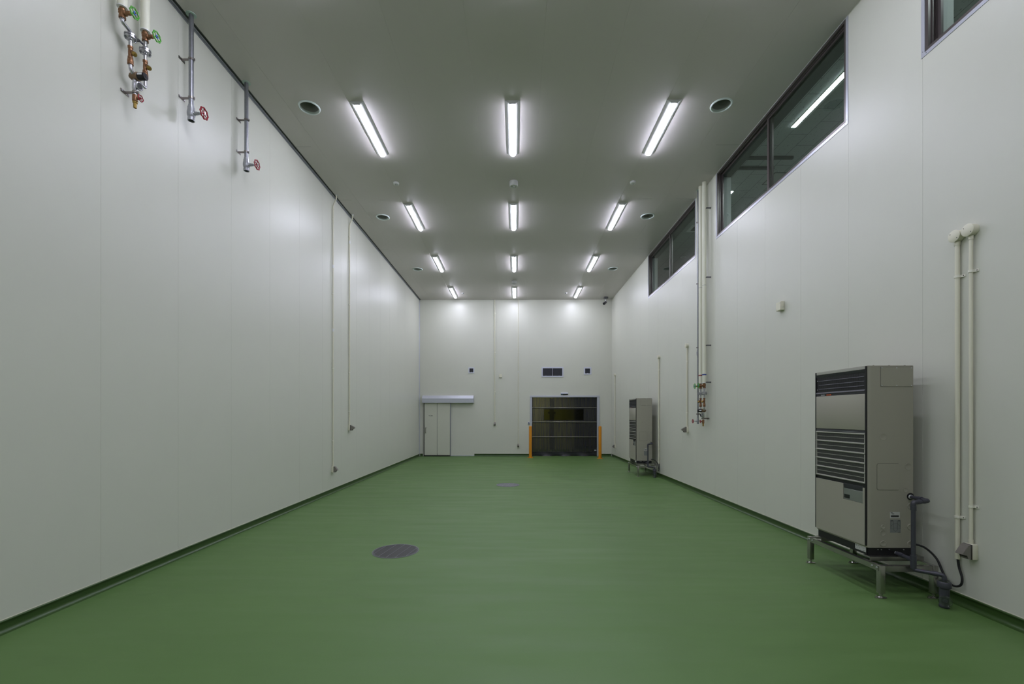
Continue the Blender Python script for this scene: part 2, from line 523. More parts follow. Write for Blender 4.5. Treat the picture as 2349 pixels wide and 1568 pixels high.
# ceiling: panels with joints, cut round the duct openings
DX, DYS, DR = 3.0, (6.32, 9.83, 13.34), 0.128
CG = series(-3.30, 0.91, 8)
CJ = [1.85, 4.55, 7.25, 9.05, 11.75, 14.42]
bm = nb()
Pc = lambda a, d, t: (a, t, H + d)
CX0, CX1 = -3.672, XR
gc = dict(g=0.0016, d=0.0017)
def hole_patch(bm, cx, cy, h, r, n=32):
    ring, outer = [], []
    for i in range(n):
        t = 2 * PI * (i + 0.5) / n
        c, s = math.cos(t), math.sin(t)
        ring.append(bm.verts.new((cx + r * c, cy + r * s, H)))
        k = h / max(abs(c), abs(s))
        outer.append(bm.verts.new((cx + k * c, cy + k * s, H)))
    for i in range(n):
        j = (i + 1) % n
        bm.faces.new((ring[i], ring[j], outer[j], outer[i]))
    for sx, sy in ((1, 1), (-1, 1), (-1, -1), (1, -1)):
        c = bm.verts.new((cx + sx * h, cy + sy * h, H))
        best = sorted(outer, key=lambda v: (v.co - c.co).length)[:2]
        bm.faces.new((c, best[0], best[1]))
PH = 0.17
cuts = [YF] + CJ + [YB]
for i in range(len(cuts) - 1):
    y0 = cuts[i] + (0.0013 if i else 0); y1 = cuts[i + 1] - 0.0013
    ds = [d for d in DYS if y0 < d < y1]
    cur = y0
    for d in ds:
        grooved(bm, Pc, CX0, CX1, cur, d - PH, CG, **gc)
        grooved(bm, Pc, CX0, -DX - PH, d - PH, d + PH, CG, **gc)
        hole_patch(bm, -DX, d, PH, DR)
        grooved(bm, Pc, -DX + PH, DX - PH - 0.03, d - PH, d + PH, CG, **gc)
        hole_patch(bm, DX - 0.03, d, PH, DR)
        grooved(bm, Pc, DX - 0.03 + PH, CX1, d - PH, d + PH, CG, **gc)
        cur = d + PH
    grooved(bm, Pc, CX0, CX1, cur, y1, CG, **gc)
box(bm, (XL - 0.1, YF, H + 0.55), (XR, YB + 0.1, H + 0.65))
struct(sheet_obj('ceiling', bm, 'ceiling'))

# trim along the left ceiling edge and up the back left corner
bm = nb(); box(bm, (XL, YF, H - 0.006), (XL + 0.030, YB, H + 0.002), 0.001, 1)
box(bm, (XL, YF, H - 0.022), (XL + 0.004, YB, H))
struct(obj('trim_1', bm, 'alu_grey'))
bm = nb(); box(bm, (XL + 0.028, YF, H + 0.012), (XL + 0.064, YB, H + 0.03))
struct(obj('trim_2', bm, 'trim_dark', smooth=False))
bm = nb(); box(bm, (XL + 0.001, YB - 0.045, 0.09), (XL + 0.006, YB, H - 0.01)); box(bm, (XL, YB - 0.005, 0.09), (XL + 0.02, YB - 0.0005, H - 0.01))
for k in range(7):
    cyl(bm, (XL + 0.005, YB - 0.025, 0.6 + k * 0.85), (XL + 0.008, YB - 0.025, 0.6 + k * 0.85), 0.006, 8)
struct(obj('trim_3', bm, 'alu'))
bm = nb(); box(bm, (XR - 0.006, YF, H - 0.007), (XR, YB, H - 0.001), 0.002, 1)
struct(obj('trim_4', bm, 'wall'))
bm = nb(); box(bm, (XR - 0.010, YB - 0.010, 0.09), (XR - 0.0005, YB - 0.0005, H - 0.015), 0.003, 2)
struct(obj('trim_5', bm, 'wall'))

# green coved base: recessed face under a small lip, coving out to the floor
def cove_profile():
    pr = [(0.0, 0.094), (0.016, 0.094), (0.019, 0.091), (0.019, 0.085), (0.006, 0.081), (0.004, 0.075), (0.004, 0.034)]
    for k in range(1, 8):
        t = k / 7 * PI / 2
        pr.append((0.004 + 0.032 * (1 - math.cos(t)), 0.034 - 0.032 * math.sin(t)))
    pr += [(0.036, -0.01), (0.0, -0.01)]
    return pr
def base_run(name, side, a0, a1):
    bm = nb(); pr = cove_profile(); s = nb()
    if side == 'left':
        prism(bm, [(XL + u, v) for u, v in pr], a0, a1, 'y'); box(s, (XL, a0, 0.094), (XL + 0.004, a1, 0.098))
    elif side == 'right':
        prism(bm, [(XR - u, v) for u, v in pr], a0, a1, 'y'); box(s, (XR - 0.004, a0, 0.094), (XR, a1, 0.098))
    else:
        prism(bm, [(YB - u, v) for u, v in pr], a0, a1, 'x'); box(s, (a0, YB - 0.004, 0.094), (a1, YB, 0.098))
    o = struct(obj(name, bm, 'base_green'))
    obj('sealant_line', s, 'cream', o, smooth=False)
    return o
base_run('baseboard_left', 'left', YF, YB)
base_run('baseboard_right', 'right', YF, YB)
base_run('baseboard_back', 'back', -1.60, 0.565)
base_run('baseboard_corner', 'back', XL + 0.03, -3.60)
base_run('baseboard_back_right', 'back', 3.24, XR - 0.03)

# ------------------------------------------------------------------ strip windows
def window(n, y0, y1):
    root = thing('window_%d' % n, 'strip window under the ceiling', 'window', (XR, (y0 + y1) / 2, WZ)); root['kind'] = 'structure'
    if 'label' in root: del root['label']
    if 'category' in root: del root['category']
    L = (y1 - y0) / 2; T = H - WZ
    # pale casing on the wall face
    bm = nb(); c = 0.034
    ring(bm, -0.005, 0.02, -L, L, 0, T + 0.026, c, c)
    obj('casing', bm, 'frame_white', root)
    bm = nb()
    for sx in (-1, 1):
        for q in (0.018, 0.05): cyl(bm, (-0.0045, sx * (L - (0.017 if q > 0.03 else 0.05)), q), (-0.0065, sx * (L - (0.017 if q > 0.03 else 0.05)), q), 0.0035, 10)
    obj('screws', bm, 'ink', root)
    # bronze outer frame with stepped depth
    bm = nb(); a, b = c + 0.002, c + 0.030; top = T - 0.014
    for (i0, i1, x0, x1) in ((a, b, -0.001, 0.10), (b, b + 0.012, 0.03, 0.038), (b, b + 0.012, 0.062, 0.070)):
        e = 0.0005 if i0 == b else 0.0
        ring(bm, x0, x1, -L + i0 - e, L - i0 + e, i0 - e, T + 0.026 - i0 + e, i1 - i0, i1 - i0)
    obj('window_frame', bm, 'frame_brown', root, smooth=False)
    # two sliding sashes
    b += 0.004
    for (s0, s1, x) in ((-L + b, 0.035, 0.040), (-0.035, L - b, 0.072)):
        bm = nb(); w = 0.038; z0, z1 = b, T + 0.026 - b
        ring(bm, x, x + 0.024, s0, s1, z0, z1, w, w * 0.9)
        f = obj('sash', bm, 'frame_brown', root)
        bm = nb()
        v = [bm.verts.new(p) for p in ((x + 0.012, s0 + w, z0 + w * 0.9), (x + 0.012, s1 - w, z0 + w * 0.9), (x + 0.012, s1 - w, z1 - w * 0.9), (x + 0.012, s0 + w, z1 - w * 0.9))]
        bm.faces.new(v); obj('pane', bm, 'glass', f, smooth=False)
    # deep plastered reveal behind, and the head soffit with its unlit shade in the colour
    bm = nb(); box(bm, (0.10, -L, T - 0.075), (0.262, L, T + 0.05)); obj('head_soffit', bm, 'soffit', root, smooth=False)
    bm = nb(); box(bm, (0.10, L - 0.03, 0), (0.262, L, T)); box(bm, (0.10, -L, 0), (0.262, -L + 0.03, T)); box(bm, (0.10, -L, 0), (0.262, L, 0.03))
    obj('reveal', bm, 'plaster', root, smooth=False)
for n, (a, b) in enumerate(WINS): window(n + 1, a, b)

# upstairs corridor seen through the windows
IX0, IX1, IZ0, IZ1 = XR + 0.262, 6.9, 3.45, 6.20
bm = nb(); box(bm, (IX0, 0.2, IZ1), (IX1, YB, IZ1 + 0.1))
struct(obj('ceiling_corridor', bm, 'tile', smooth=False))
bm = nb(); box(bm, (IX1, 0.2, IZ0), (IX1 + 0.1, YB, IZ1)); box(bm, (IX0, 0.1, IZ0), (IX1, 0.2, IZ1)); box(bm, (IX0, YB, IZ0), (IX1, YB + 0.1, IZ1))
struct(obj('wall_corridor', bm, 'plaster', smooth=False))
bm = nb(); box(bm, (XR + 0.26, 0.2, IZ0 - 0.1), (IX1, YB, IZ0))
struct(obj('floor_corridor', bm, 'plaster', smooth=False))
bm = nb(); box(bm, (IX0, 7.80, IZ1 - 0.045), (4.95, 7.845, IZ1 - 0.001)); box(bm, (IX0, 8.12, IZ1 - 0.045), (4.80, 8.165, IZ1 - 0.001))
struct(obj('trim_6', bm, 'soffit', smooth=False))
hatch = thing('ceiling_hatch', 'square outlined access hatch in the tiled ceiling behind the middle window', 'ceiling hatch', (5.15, 8.55, IZ1))
bm = nb()
for lo, hi in (((-0.22, -0.22), (0.22, -0.205)), ((-0.22, 0.205), (0.22, 0.22)), ((-0.22, -0.205), (-0.205, 0.205)), ((0.205, -0.205), (0.22, 0.205))):
    box(bm, (lo[0], lo[1], -0.006), (hi[0], hi[1], -0.0005))
obj('hatch_frame', bm, 'soffit', hatch, smooth=False)
bm = nb(); box(bm, (-0.203, -0.203, -0.005), (0.203, 0.203, -0.0005)); obj('hatch_panel', bm, 'plaster', hatch, smooth=False)
dif = thing('ceiling_diffuser', 'square dark air diffuser in the corridor ceiling behind the far window', 'air diffuser', (4.48, 10.8, IZ1))
bm = nb(); box(bm, (-0.2, -0.2, -0.012), (0.2, 0.2, -0.0005), 0.003, 1); obj('frame', bm, 'white_plastic', dif)
bm = nb()
box(bm, (-0.12, -0.12, -0.016), (0.12, 0.12, -0.0122))
obj('recess_shade', bm, 'soffit', dif, smooth=False)  # flat dark plate stands in for the shade of the recess
dl = thing('downlight', 'small round unlit downlight in the corridor ceiling behind the far window', 'light', (4.89, 12.75, IZ1))
bm = nb(); lathe(bm, [(0.075, 0), (0.08, -0.008), (0.055, -0.010), (0.05, 0)], (0, 0, -0.0005), (0, 0, 1), 24, close=False); obj('trim_ring', bm, 'white_plastic', dl)
bm = nb(); cyl(bm, (0, 0, -0.003), (0, 0, -0.001), 0.05, 24); obj('lens', bm, 'sticker', dl)
def corridor_light(y, label):
    t = thing('corridor_light', label, 'light', (4.47, y, IZ1), group='strip lights in the upstairs corridor')
    bm = nb(); box(bm, (-0.058, -0.63, -0.006), (0.058, 0.63, -0.0005)); obj('body', bm, 'lamp_body', t, smooth=False)
    bm = nb(); box(bm, (0.014, -0.62, -0.0085), (0.052, 0.62, -0.0062)); obj('reflector', bm, 'white_plastic', t, smooth=False)
    bm = nb(); box(bm, (-0.052, -0.62, -0.009), (0.012, 0.62, -0.0062)); obj('diffuser', bm, 'diffuser_office', t)
    return t
cl = corridor_light(6.40, 'long lit strip light seen through the pane nearer the camera of the middle window')
dup(cl, (4.47, 9.63, IZ1), 'lit strip light whose tip shows in the far pane of the middle window')
dup(cl, (4.47, 3.10, IZ1), 'strip light in the corridor behind the window nearest the camera')

# ------------------------------------------------------------------ hall lights
def strip_light(loc, label):
    t = thing('strip_light', label, 'ceiling light', loc, group='strip lights on the hall ceiling')
    bm = nb(); prism(bm, [(-0.108, -0.0005), (-0.106, -0.004), (-0.048, -0.033), (0.048, -0.033), (0.106, -0.004), (0.108, -0.0005)], -0.625, 0.625, 'y')
    obj('housing', bm, 'lamp_body', t)
    bm = nb()
    pr = [(-0.040, -0.033), (-0.040, -0.038)]
    for k in range(1, 9):
        a = PI + PI * k / 9
        pr.append((0.040 * math.cos(a), -0.038 + 0.020 * math.sin(a)))
    pr += [(0.040, -0.038), (0.040, -0.033)]
    prism(bm, pr, -0.600, 0.618, 'y'); obj('diffuser', bm, 'diffuser', t)
    bm = nb()
    for a, b in ((-0.622, -0.600),): prism(bm, [(-0.043, -0.033), (-0.043, -0.046), (0.043, -0.046), (0.043, -0.033)], a, b, 'y')
    obj('end_cap', bm, 'lamp_body', t)
    return t
colsn = ((-2.275, 'left'), (-0.045, 'middle'), (2.26, 'right'))
rows = ((6.83, 'nearest lit row in view'), (9.83, 'second row from the camera'), (12.84, 'third row from the camera'), (15.84, 'farthest row by the back wall'),
        (3.83, 'row just above the camera out of view'), (0.83, 'row over the camera'), (-2.17, 'row behind the camera'))
first = None
for y, rn in rows:
    for x, cn in colsn:
        lb = 'white lit strip light, %s column, %s' % (cn, rn)
        if first is None: first = strip_light((x, y, H), lb)
        else: dup(first, (x, y, H), lb)

# ------------------------------------------------------------------ round duct openings
def duct(loc, label):
    t = thing('duct_opening', label, 'air duct', loc, group='round duct openings in the ceiling')
    bm = nb()
    lathe(bm, [(0.124, 0.02), (0.124, -0.004), (0.128, -0.013), (0.137, -0.016), (0.146, -0.011), (0.151, -0.0008)], (0, 0, 0), (0, 0, 1), 48, close=False)
    obj('ring', bm, 'duct_white', t)
    bm = nb(); lathe(bm, [(0.1265, 0.0), (0.1265, 0.16), (0.110, 0.165), (0.110, 0.42), (0, 0.42)], (0, 0, 0), (0, 0, 1), 40, close=False)
    obj('duct_tube', bm, 'duct_dark', t)
    return t
dn = {6.32: 'nearest the camera', 9.83: 'middle of its row', 13.34: 'farthest from the camera'}
d0 = None
for y in DYS:
    for x, side in ((-DX, 'left'), (DX - 0.03, 'right')):
        lb = 'white ringed round duct opening, %s side of the ceiling, %s' % (side, dn[y])
        if d0 is None: d0 = duct((x, y, H), lb)
        else: dup(d0, (x, y, H), lb)

# detectors
def smoke(loc, label):
    t = thing('smoke_detector', label, 'smoke detector', loc, group='small detectors on the ceiling')
    bm = nb(); lathe(bm, [(0.052, 0), (0.055, -0.004), (0.055, -0.020), (0.048, -0.034), (0.030, -0.040), (0, -0.040)], (0, 0, -0.0005), (0, 0, 1), 28); obj('housing', bm, 'white_plastic', t)
    bm = nb()
    for k in range(6):
        a = k * PI / 3; box(bm, (0.022 * math.cos(a) - 0.005, 0.022 * math.sin(a) - 0.005, -0.0435), (0.022 * math.cos(a) + 0.005, 0.022 * math.sin(a) + 0.005, -0.0407))
    obj('sensor_slots', bm, 'ink', t)
    return t
s0 = smoke((-2.30, 8.38, H), 'flat white round detector on the left of the ceiling behind the nearest light')
dup(s0, (2.25, 8.38, H), 'flat white round detector on the right of the ceiling behind the nearest light')
def drum(loc, label):
    t = thing('emergency_lamp', label, 'emergency light', loc, group='white drum shaped ceiling fittings')
    bm = nb(); lathe(bm, [(0.078, 0), (0.080, -0.003), (0.080, -0.092), (0.076, -0.098), (0.060, -0.098), (0.056, -0.094), (0, -0.094)], (0, 0, -0.0005), (0, 0, 1), 40); obj('drum', bm, 'lamp_body', t)
    bm = nb(); lathe(bm, [(0.016, 0), (0.012, -0.008), (0, -0.009)], (0, 0, -0.0947), (0, 0, 1), 16); obj('lens', bm, 'dome', t)
    bm = nb(); cyl(bm, (-0.035, 0, -0.0947), (-0.035, 0, -0.098), 0.008, 12); obj('test_button', bm, 'ink', t)
    bm = nb(); cyl(bm, (0.033, 0.01, -0.0947), (0.033, 0.01, -0.098), 0.006, 12); obj('status_lamp', bm, 'ink', t)
    return t
e0 = drum((-0.035, 8.36, H), 'white drum fitting on the centre line behind the nearest middle light')
dup(e0, (-0.045, 14.55, H), 'white drum fitting on the centre line just before the farthest middle light')
def dome(loc, label):
    t = thing('heat_detector', label, 'heat detector', loc, group='small domed detectors near the back wall')
    bm = nb(); lathe(bm, [(0.05, 0), (0.05, -0.012), (0.042, -0.016)], (0, 0, -0.0005), (0, 0, 1), 24); obj('base', bm, 'white_plastic', t)
    bm = nb(); lathe(bm, [(0.040, 0), (0.034, -0.015), (0.018, -0.024), (0, -0.026)], (0, 0, -0.0168), (0, 0, 1), 24); obj('dome', bm, 'dome', t)
    return t
h0 = dome((-1.93, 15.95, H), 'small shiny domed detector right of the farthest left light')
dup(h0, (1.84, 15.95, H), 'small shiny domed detector left of the farthest right light')

# security camera
sc = thing('security_camera', 'dark grey security camera hanging in the back right ceiling corner', 'security camera', (3.42, 16.55, H))
bm = nb(); box(bm, (-0.075, -0.075, -0.066), (0.075, 0.075, -0.0005), 0.012, 3); obj('mount', bm, 'cam_grey', sc)
bm = nb(); tube(bm, fillet([(0, 0, -0.0665), (-0.01, 0, -0.11), (0.01, -0.01, -0.165)], 0.03), 0.014); obj('arm', bm, 'chrome', sc)
bm = nb()
d = Vector((-0.50, -0.62, -0.44)).normalized()
p = Vector((0.02, 0.04, -0.185))
lathe(bm, [(0.02, 0), (0.040, 0.012), (0.046, 0.10), (0.046, 0.20), (0.040, 0.205)], p, d, 24); obj('body', bm, 'cam_grey', sc)
bm = nb(); lathe(bm, [(0.036, 0), (0.036, 0.006), (0.0, 0.010)], p + d * 0.2055, d, 20); obj('lens', bm, 'black', sc)
bm = nb()
a, b, _ = frame_of(d)
ver = []
for q in (0.05, 0.25):
    for k in range(-3, 4):
        t = PI / 2 + k * 0.28
        ver.append(bm.verts.new(p + d * q + (a * math.cos(t) + b * math.sin(t)) * 0.052))
        ver.append(bm.verts.new(p + d * q + (a * math.cos(t) + b * math.sin(t)) * 0.056))
for k in range(6):
    i = 2 * k; j = 14 + 2 * k
    for o1, o2 in ((0, 0), (1, 1)): bm.faces.new((ver[i + o1], ver[i + 2 + o1], ver[j + 2 + o1], ver[j + o1]))
    bm.faces.new((ver[j], ver[j + 2], ver[j + 3], ver[j + 1])); bm.faces.new((ver[i], ver[i + 2], ver[i + 3], ver[i + 1]))
obj('sun_hood', bm, 'cam_grey', sc)

# ------------------------------------------------------------------ floor drains
def drain(loc, label, m, me):
    t = thing('floor_drain', label, 'floor drain', loc, rz=-0.175, group='round floor drain covers')
    bm = nb(); lathe(bm, [(0.258, 0.0003), (0.258, 0.004), (0.2655, 0.004), (0.2655, 0.0003)], (0, 0, 0), (0, 0, 1), 72, close=False); obj('rim', bm, me, t)
    bm = nb(); lathe(bm, [(0.254, 0.0004), (0.254, 0.0032), (0, 0.0032)], (0, 0, 0), (0, 0, 1), 72, close=False); obj('cover', bm, m, t)
    bm = nb()
    lathe(bm, [(0.2455, 0.0033), (0.2455, 0.0046), (0.2490, 0.0046), (0.2490, 0.0033)], (0, 0, 0), (0, 0, 1), 72, close=False)
    for k in (-2, -1, 0, 1, 2):
        x = k * 0.0985; l = math.sqrt(0.248 ** 2 - x * x) - 0.002
        box(bm, (x - 0.0022, -l, 0.0033), (x + 0.0022, l, 0.0048))
    obj('ribs', bm, me, t, smooth=False)
    return t
drain((-1.40, 5.08, 0), 'dark round floor drain cover with five thin ribs, nearer the camera', 'grate', 'grate_edge')
drain((-0.175, 9.92, 0), 'paler grey round floor drain cover farther away near the middle of the floor', 'grate_light', 'grate_edge')

# ------------------------------------------------------------------ conduits
LID_A = [(0, 0.118), (0.010, 0.120), (0.026, 0.106), (0.064, 0.050), (0.068, 0.040), (0.060, 0.036), (0.030, 0.034), (0.026, 0.004), (0, 0.0)]
LID_B = [(0, 0.112), (0.012, 0.114), (0.050, 0.094), (0.074, 0.080), (0.088, 0.066), (0.086, 0.046), (0.060, 0.040), (0.036, 0.020), (0.030, 0.0), (0, 0.0)]
def outlet(t, z0, lid, w=0.07):
    """box z0..z0+0.12 on the wall with a hinged weather lid"""
    bm = nb(); box(bm, (0.0005, -w / 2, z0), (0.044, w / 2, z0 + 0.122), 0.003, 2); o = obj('outlet_box', bm, 'cream', t)
    bm = nb(); box(bm, (0.0443, -w / 2 + 0.001, z0 + 0.001), (0.053, w / 2 - 0.001, z0 + 0.121), 0.002, 1); obj('outlet_plate', bm, 'lid_dark', t)
    bm = nb(); pr = LID_B if lid == 'B' else LID_A
    prism(bm, [(0.0533 + u, z0 + 0.001 + v) for u, v in pr], -w / 2 + 0.003, w / 2 - 0.003, 'y')
    bmesh.ops.bevel(bm, geom=[e for e in bm.edges], offset=0.0022, segments=2, affect='EDGES')
    l = obj('outlet_lid', bm, 'lid', t)
    bm = nb()
    if lid == 'A':
        box(bm, (0.082, -w / 2 + 0.008, z0 + 0.020), (0.088, w / 2 - 0.008, z0 + 0.036))
    else:
        box(bm, (0.086, -w / 2 + 0.010, z0 + 0.006), (0.094, w / 2 - 0.010, z0 + 0.026))
    obj('socket_opening', bm, 'lid_dark', l, smooth=False)

def clamp(t, z, r, cx):
    bm = nb(); h = 0.010
    n = 14; pr = []
    R = r + 0.005
    # saddle over the pipe, foot on one side
    pr.append((0.0006, -R))
    for k in range(n + 1):
        a = -PI / 2 + PI * k / n
        pr.append((cx + R * math.cos(a), R * math.sin(a)))
    pr += [(0.010, R), (0.008, R + 0.006), (0.006, R + 0.022), (0.003, R + 0.026), (0.0006, R + 0.026)]
    prism(bm, pr, z - h, z + h, 'z')
    c = obj('clamp', bm, 'clip_cream', t)
    bm = nb(); cyl(bm, (0.0062, R + 0.014, z), (0.0085, R + 0.014, z), 0.004, 10); obj('screw', bm, 'ink', c)

def conduit(place, label, z0, z1, r, clamps, joints=(), top='ceiling', bottom='outlet', lid='A', flip=1, group='conduits down the walls'):
    loc, rz = place
    zb = z0
    t = thing('wall_conduit', label, 'conduit', loc, rz, group)
    cx = r + 0.004
    zt = z1 - zb
    if bottom == 'outlet': cx = 0.022
    zs = 0.122 if bottom == 'outlet' else 0.0
    bm = nb()
    if top == 'bend':
        pts = fillet([(cx, 0, zs), (cx, 0, zt - 0.21), (0.088, 0, zt - 0.085), (0.088, 0, zt - 0.001)], 0.06)
    elif top == 'box': pts = [(cx, 0, zs), (cx, 0, zt - 0.050)]
    else: pts = [(cx, 0, zs), (cx, 0, zt - 0.001)]
    tube(bm, pts, r, 16); obj('pipe', bm, 'cream', t)
    for z in clamps: clamp(t, z - zb, r, cx)
    for z in joints:
        bm = nb(); cyl(bm, (cx, 0, z - zb - 0.03), (cx, 0, z - zb + 0.03), r + 0.003, 18, ch=0.001); obj('coupling', bm, 'white_plastic', t)
    if bottom == 'outlet':
        outlet(t, 0.0, lid)
        bm = nb(); cyl(bm, (cx, 0, 0.1225), (cx, 0, 0.155), r + 0.003, 18); obj('box_connector', bm, 'cream', t)
    if top == 'box':
        bm = nb(); cyl(bm, (0.0006, 0, zt), (0.048, 0, zt), 0.047, 32); jb = obj('junction_box', bm, 'cream', t)
        bm = nb(); lathe(bm, [(0.047, 0), (0.050, 0.001), (0.050, 0.004), (0.047, 0.006), (0, 0.006)], (0.0483, 0, zt), (1, 0, 0), 32); c = obj('box_cover', bm, 'cream', jb)
        bm = nb()
        for s in (-1, 1): cyl(bm, (0.0543, s * 0.028, zt - s * 0.022), (0.0556, s * 0.028, zt - s * 0.022), 0.0035, 8)
        obj('cover_screws', bm, 'ink', jb)
        bm = nb(); cyl(bm, (cx, 0, zt - 0.078), (cx, 0, zt - 0.0475), r + 0.003, 18); obj('box_connector', bm, 'cream', t)
    if top == 'bend':
        bm = nb(); lathe(bm, [(0.024, 0), (0.022, -0.006), (r + 0.001, -0.008)], (0.088, 0, zt - 0.0005), (0, 0, 1), 20); obj('ceiling_collar', bm, 'alu', t)
    return t

# left wall, two drops from the ceiling
conduit(on_left(8.84, 0.425), 'thin cream conduit on the left wall ending in a low outlet near the floor', 0.425, H, 0.0125,
        (5.57, 4.055, 2.54, 1.065), (4.61, 3.315), top='bend', lid='A')
conduit(on_left(9.72, 1.245), 'thin cream conduit on the left wall ending in an outlet at waist height', 1.245, H, 0.0145,
        (5.58, 4.06, 2.54, 1.67), (5.45,), top='bend', lid='B')
# back wall, two drops
conduit(on_back(-0.806, 1.195), 'cream conduit down the back wall left of the wall sensor, ending higher', 1.195, H, 0.018,
        (5.54, 4.02, 2.50, 1.645), (), top='ceiling', lid='A')
conduit(on_back(0.100, 0.36), 'thinnest cream conduit down the back wall right of the wall sensor, ending low', 0.36, H, 0.0115,
        (5.54, 4.02, 2.50, 1.03), (3.27,), top='ceiling', lid='B')
# right wall
conduit(on_right(16.28, 0.37), 'short cream conduit on the right wall beside the right yellow bollard', 0.37, 3.09, 0.016, (2.75, 0.79), (), top='box', lid='A')
conduit(on_right(11.30, 0.335), 'cream conduit on the right wall feeding a black cable to the far cooling unit', 0.335, 3.09, 0.018, (2.75, 0.71), (), top='box', bottom='open')
conduit(on_right(9.45, 1.215), 'cream conduit on the right wall with a waist height outlet, left of the tall pipes', 1.215, 3.09, 0.0155, (2.75, 1.64), (), top='box', lid='B')
conduit(on_right(3.685, 0.382), 'thicker cream conduit right of the near cooling unit feeding a black cable', 0.382, 3.085, 0.0165, (2.745, 0.735), (), top='box', bottom='open')
conduit(on_right(3.575, 0.420), 'cream conduit at the far right edge with a taupe outlet near the floor', 0.420, 3.09, 0.013, (2.755, 0.845), (), top='box', lid='A')

# ------------------------------------------------------------------ wall sensor boxes, switch, vents
def sensor(place, label):
    loc, rz = place
    t = thing('wall_sensor', label, 'sensor', loc, rz, 'square cream sensor boxes on the walls')
    bm = nb(); box(bm, (0.0005, -0.056, -0.06), (0.052, 0.056, 0.06), 0.004, 2); obj('housing', bm, 'cream', t)
    bm = nb(); box(bm, (0.0523, -0.053, -0.057), (0.058, 0.053, 0.057), 0.002, 1); obj('cover', bm, 'cream', t)
    bm = nb(); cyl(bm, (0.0583, 0.045, 0.035), (0.0595, 0.045, 0.035), 0.004, 10); cyl(bm, (0.0583, -0.045, -0.04), (0.0595, -0.045, -0.04), 0.004, 10); obj('screws', bm, 'ink', t)
    bm = nb(); lathe(bm, [(0.013, 0), (0.013, 0.001), (0.010, 0.001), (0.010, 0)], (0.026, 0.0562, -0.02), (0, 1, 0), 20, close=False); obj('knockout', bm, 'seam', t)
    return t
sensor(on_right(6.12, 3.105), 'square cream sensor box on the right wall under the middle window')
sensor(on_back(-0.578, 3.110), 'square cream sensor box on the back wall between the two conduits')

def vent(place, w, h, fw, label, split=False):
    loc, rz = place
    t = thing('wall_vent', label, 'vent', loc, rz, 'pale framed vents on the back wall')
    bm = nb()
    W, HH = w / 2, h / 2
    ring(bm, 0.0005, 0.016, -W, W, -HH, HH, fw, fw)
    obj('frame', bm, 'vent_white', t)
    bm = nb(); iw, ih = W - fw - 0.0005, HH - fw - 0.0005
    ny = int(iw * 2 / 0.018)
    for k in range(1, ny): box(bm, (0.004, -iw + 2 * iw * k / ny - 0.0013, -ih), (0.0065, -iw + 2 * iw * k / ny + 0.0013, ih))
    nz = int(ih * 2 / 0.018)
    for k in range(1, nz): box(bm, (0.0066, -iw, -ih + 2 * ih * k / nz - 0.0013), (0.009, iw, -ih + 2 * ih * k / nz + 0.0013))
    obj('mesh', bm, 'mesh_dark', t, smooth=False)
    bm = nb(); box(bm, (0.0005, -iw, -ih), (0.003, iw, ih)); obj('backing', bm, 'dark_gap', t, smooth=False)
    if split:
        bm = nb(); box(bm, (0.0095, -0.006, -ih), (0.014, 0.006, ih)); obj('divider', bm, 'vent_white', t, smooth=False)
    bm = nb()
    for s in ((-0.5, 0.5) if split else (0,)): box(bm, (0.012, s * W * 1.2 - 0.012, -ih), (0.018, s * W * 1.2 + 0.012, -ih + 0.01))
    obj('latch', bm, 'vent_white', t)
vent(on_back(-1.715, 3.327), 0.225, 0.225, 0.038, 'small square vent on the back wall above the sliding door')
vent(on_back(2.785, 3.30), 0.29, 0.285, 0.048, 'small square vent high on the back wall right of the wide vent')
vent(on_back(1.43, 3.258), 0.845, 0.385, 0.045, 'wide rectangular vent in two halves above the roller door', True)

sw_loc, sw_rz = on_back(0.510, 1.27)
t = thing('door_switch', 'small grey push button plate left of the roller door', 'switch', sw_loc, sw_rz)
bm = nb(); box(bm, (0.0005, -0.035, -0.06), (0.012, 0.035, 0.06), 0.003, 2); obj('plate', bm, 'alu', t)
bm = nb(); box(bm, (0.0125, -0.018, -0.045), (0.016, 0.018, 0.045), 0.001, 1); obj('face', bm, 'charcoal', t)
bm = nb(); cyl(bm, (0.0163, 0, 0.012), (0.021, 0, 0.012), 0.010, 16); obj('button', bm, 'blue_disc', t)
bm = nb(); cyl(bm, (0.0163, 0, -0.022), (0.021, 0, -0.022), 0.010, 16); obj('button', bm, 'white_plastic', t)

se_loc, se_rz = on_back(1.889, 2.38)
t = thing('door_sensor', 'slim motion sensor with dark underside over the roller door', 'sensor', se_loc, se_rz)
bm = nb(); prism(bm, [(0.0005, 0.084), (0.03, 0.084), (0.055, 0.070), (0.058, 0.036), (0.0005, 0.030)], -0.14, 0.14, 'y'); obj('housing', bm, 'vent_white', t)
bm = nb(); prism(bm, [(0.0005, 0.0295), (0.057, 0.0355), (0.050, 0.004), (0.0005, 0.0)], -0.137, 0.137, 'y'); obj('lens_cover', bm, 'black', t)
bm = nb(); box(bm, (0.0535, -0.100, 0.012), (0.0565, -0.085, 0.026)); obj('indicator', bm, 'led_blue', t, smooth=False)

# ------------------------------------------------------------------ sliding door
d1 = thing('door_1', 'x', 'door', (-3.02, YB, 0)); d1['kind'] = 'structure'; del d1['label']; del d1['category']
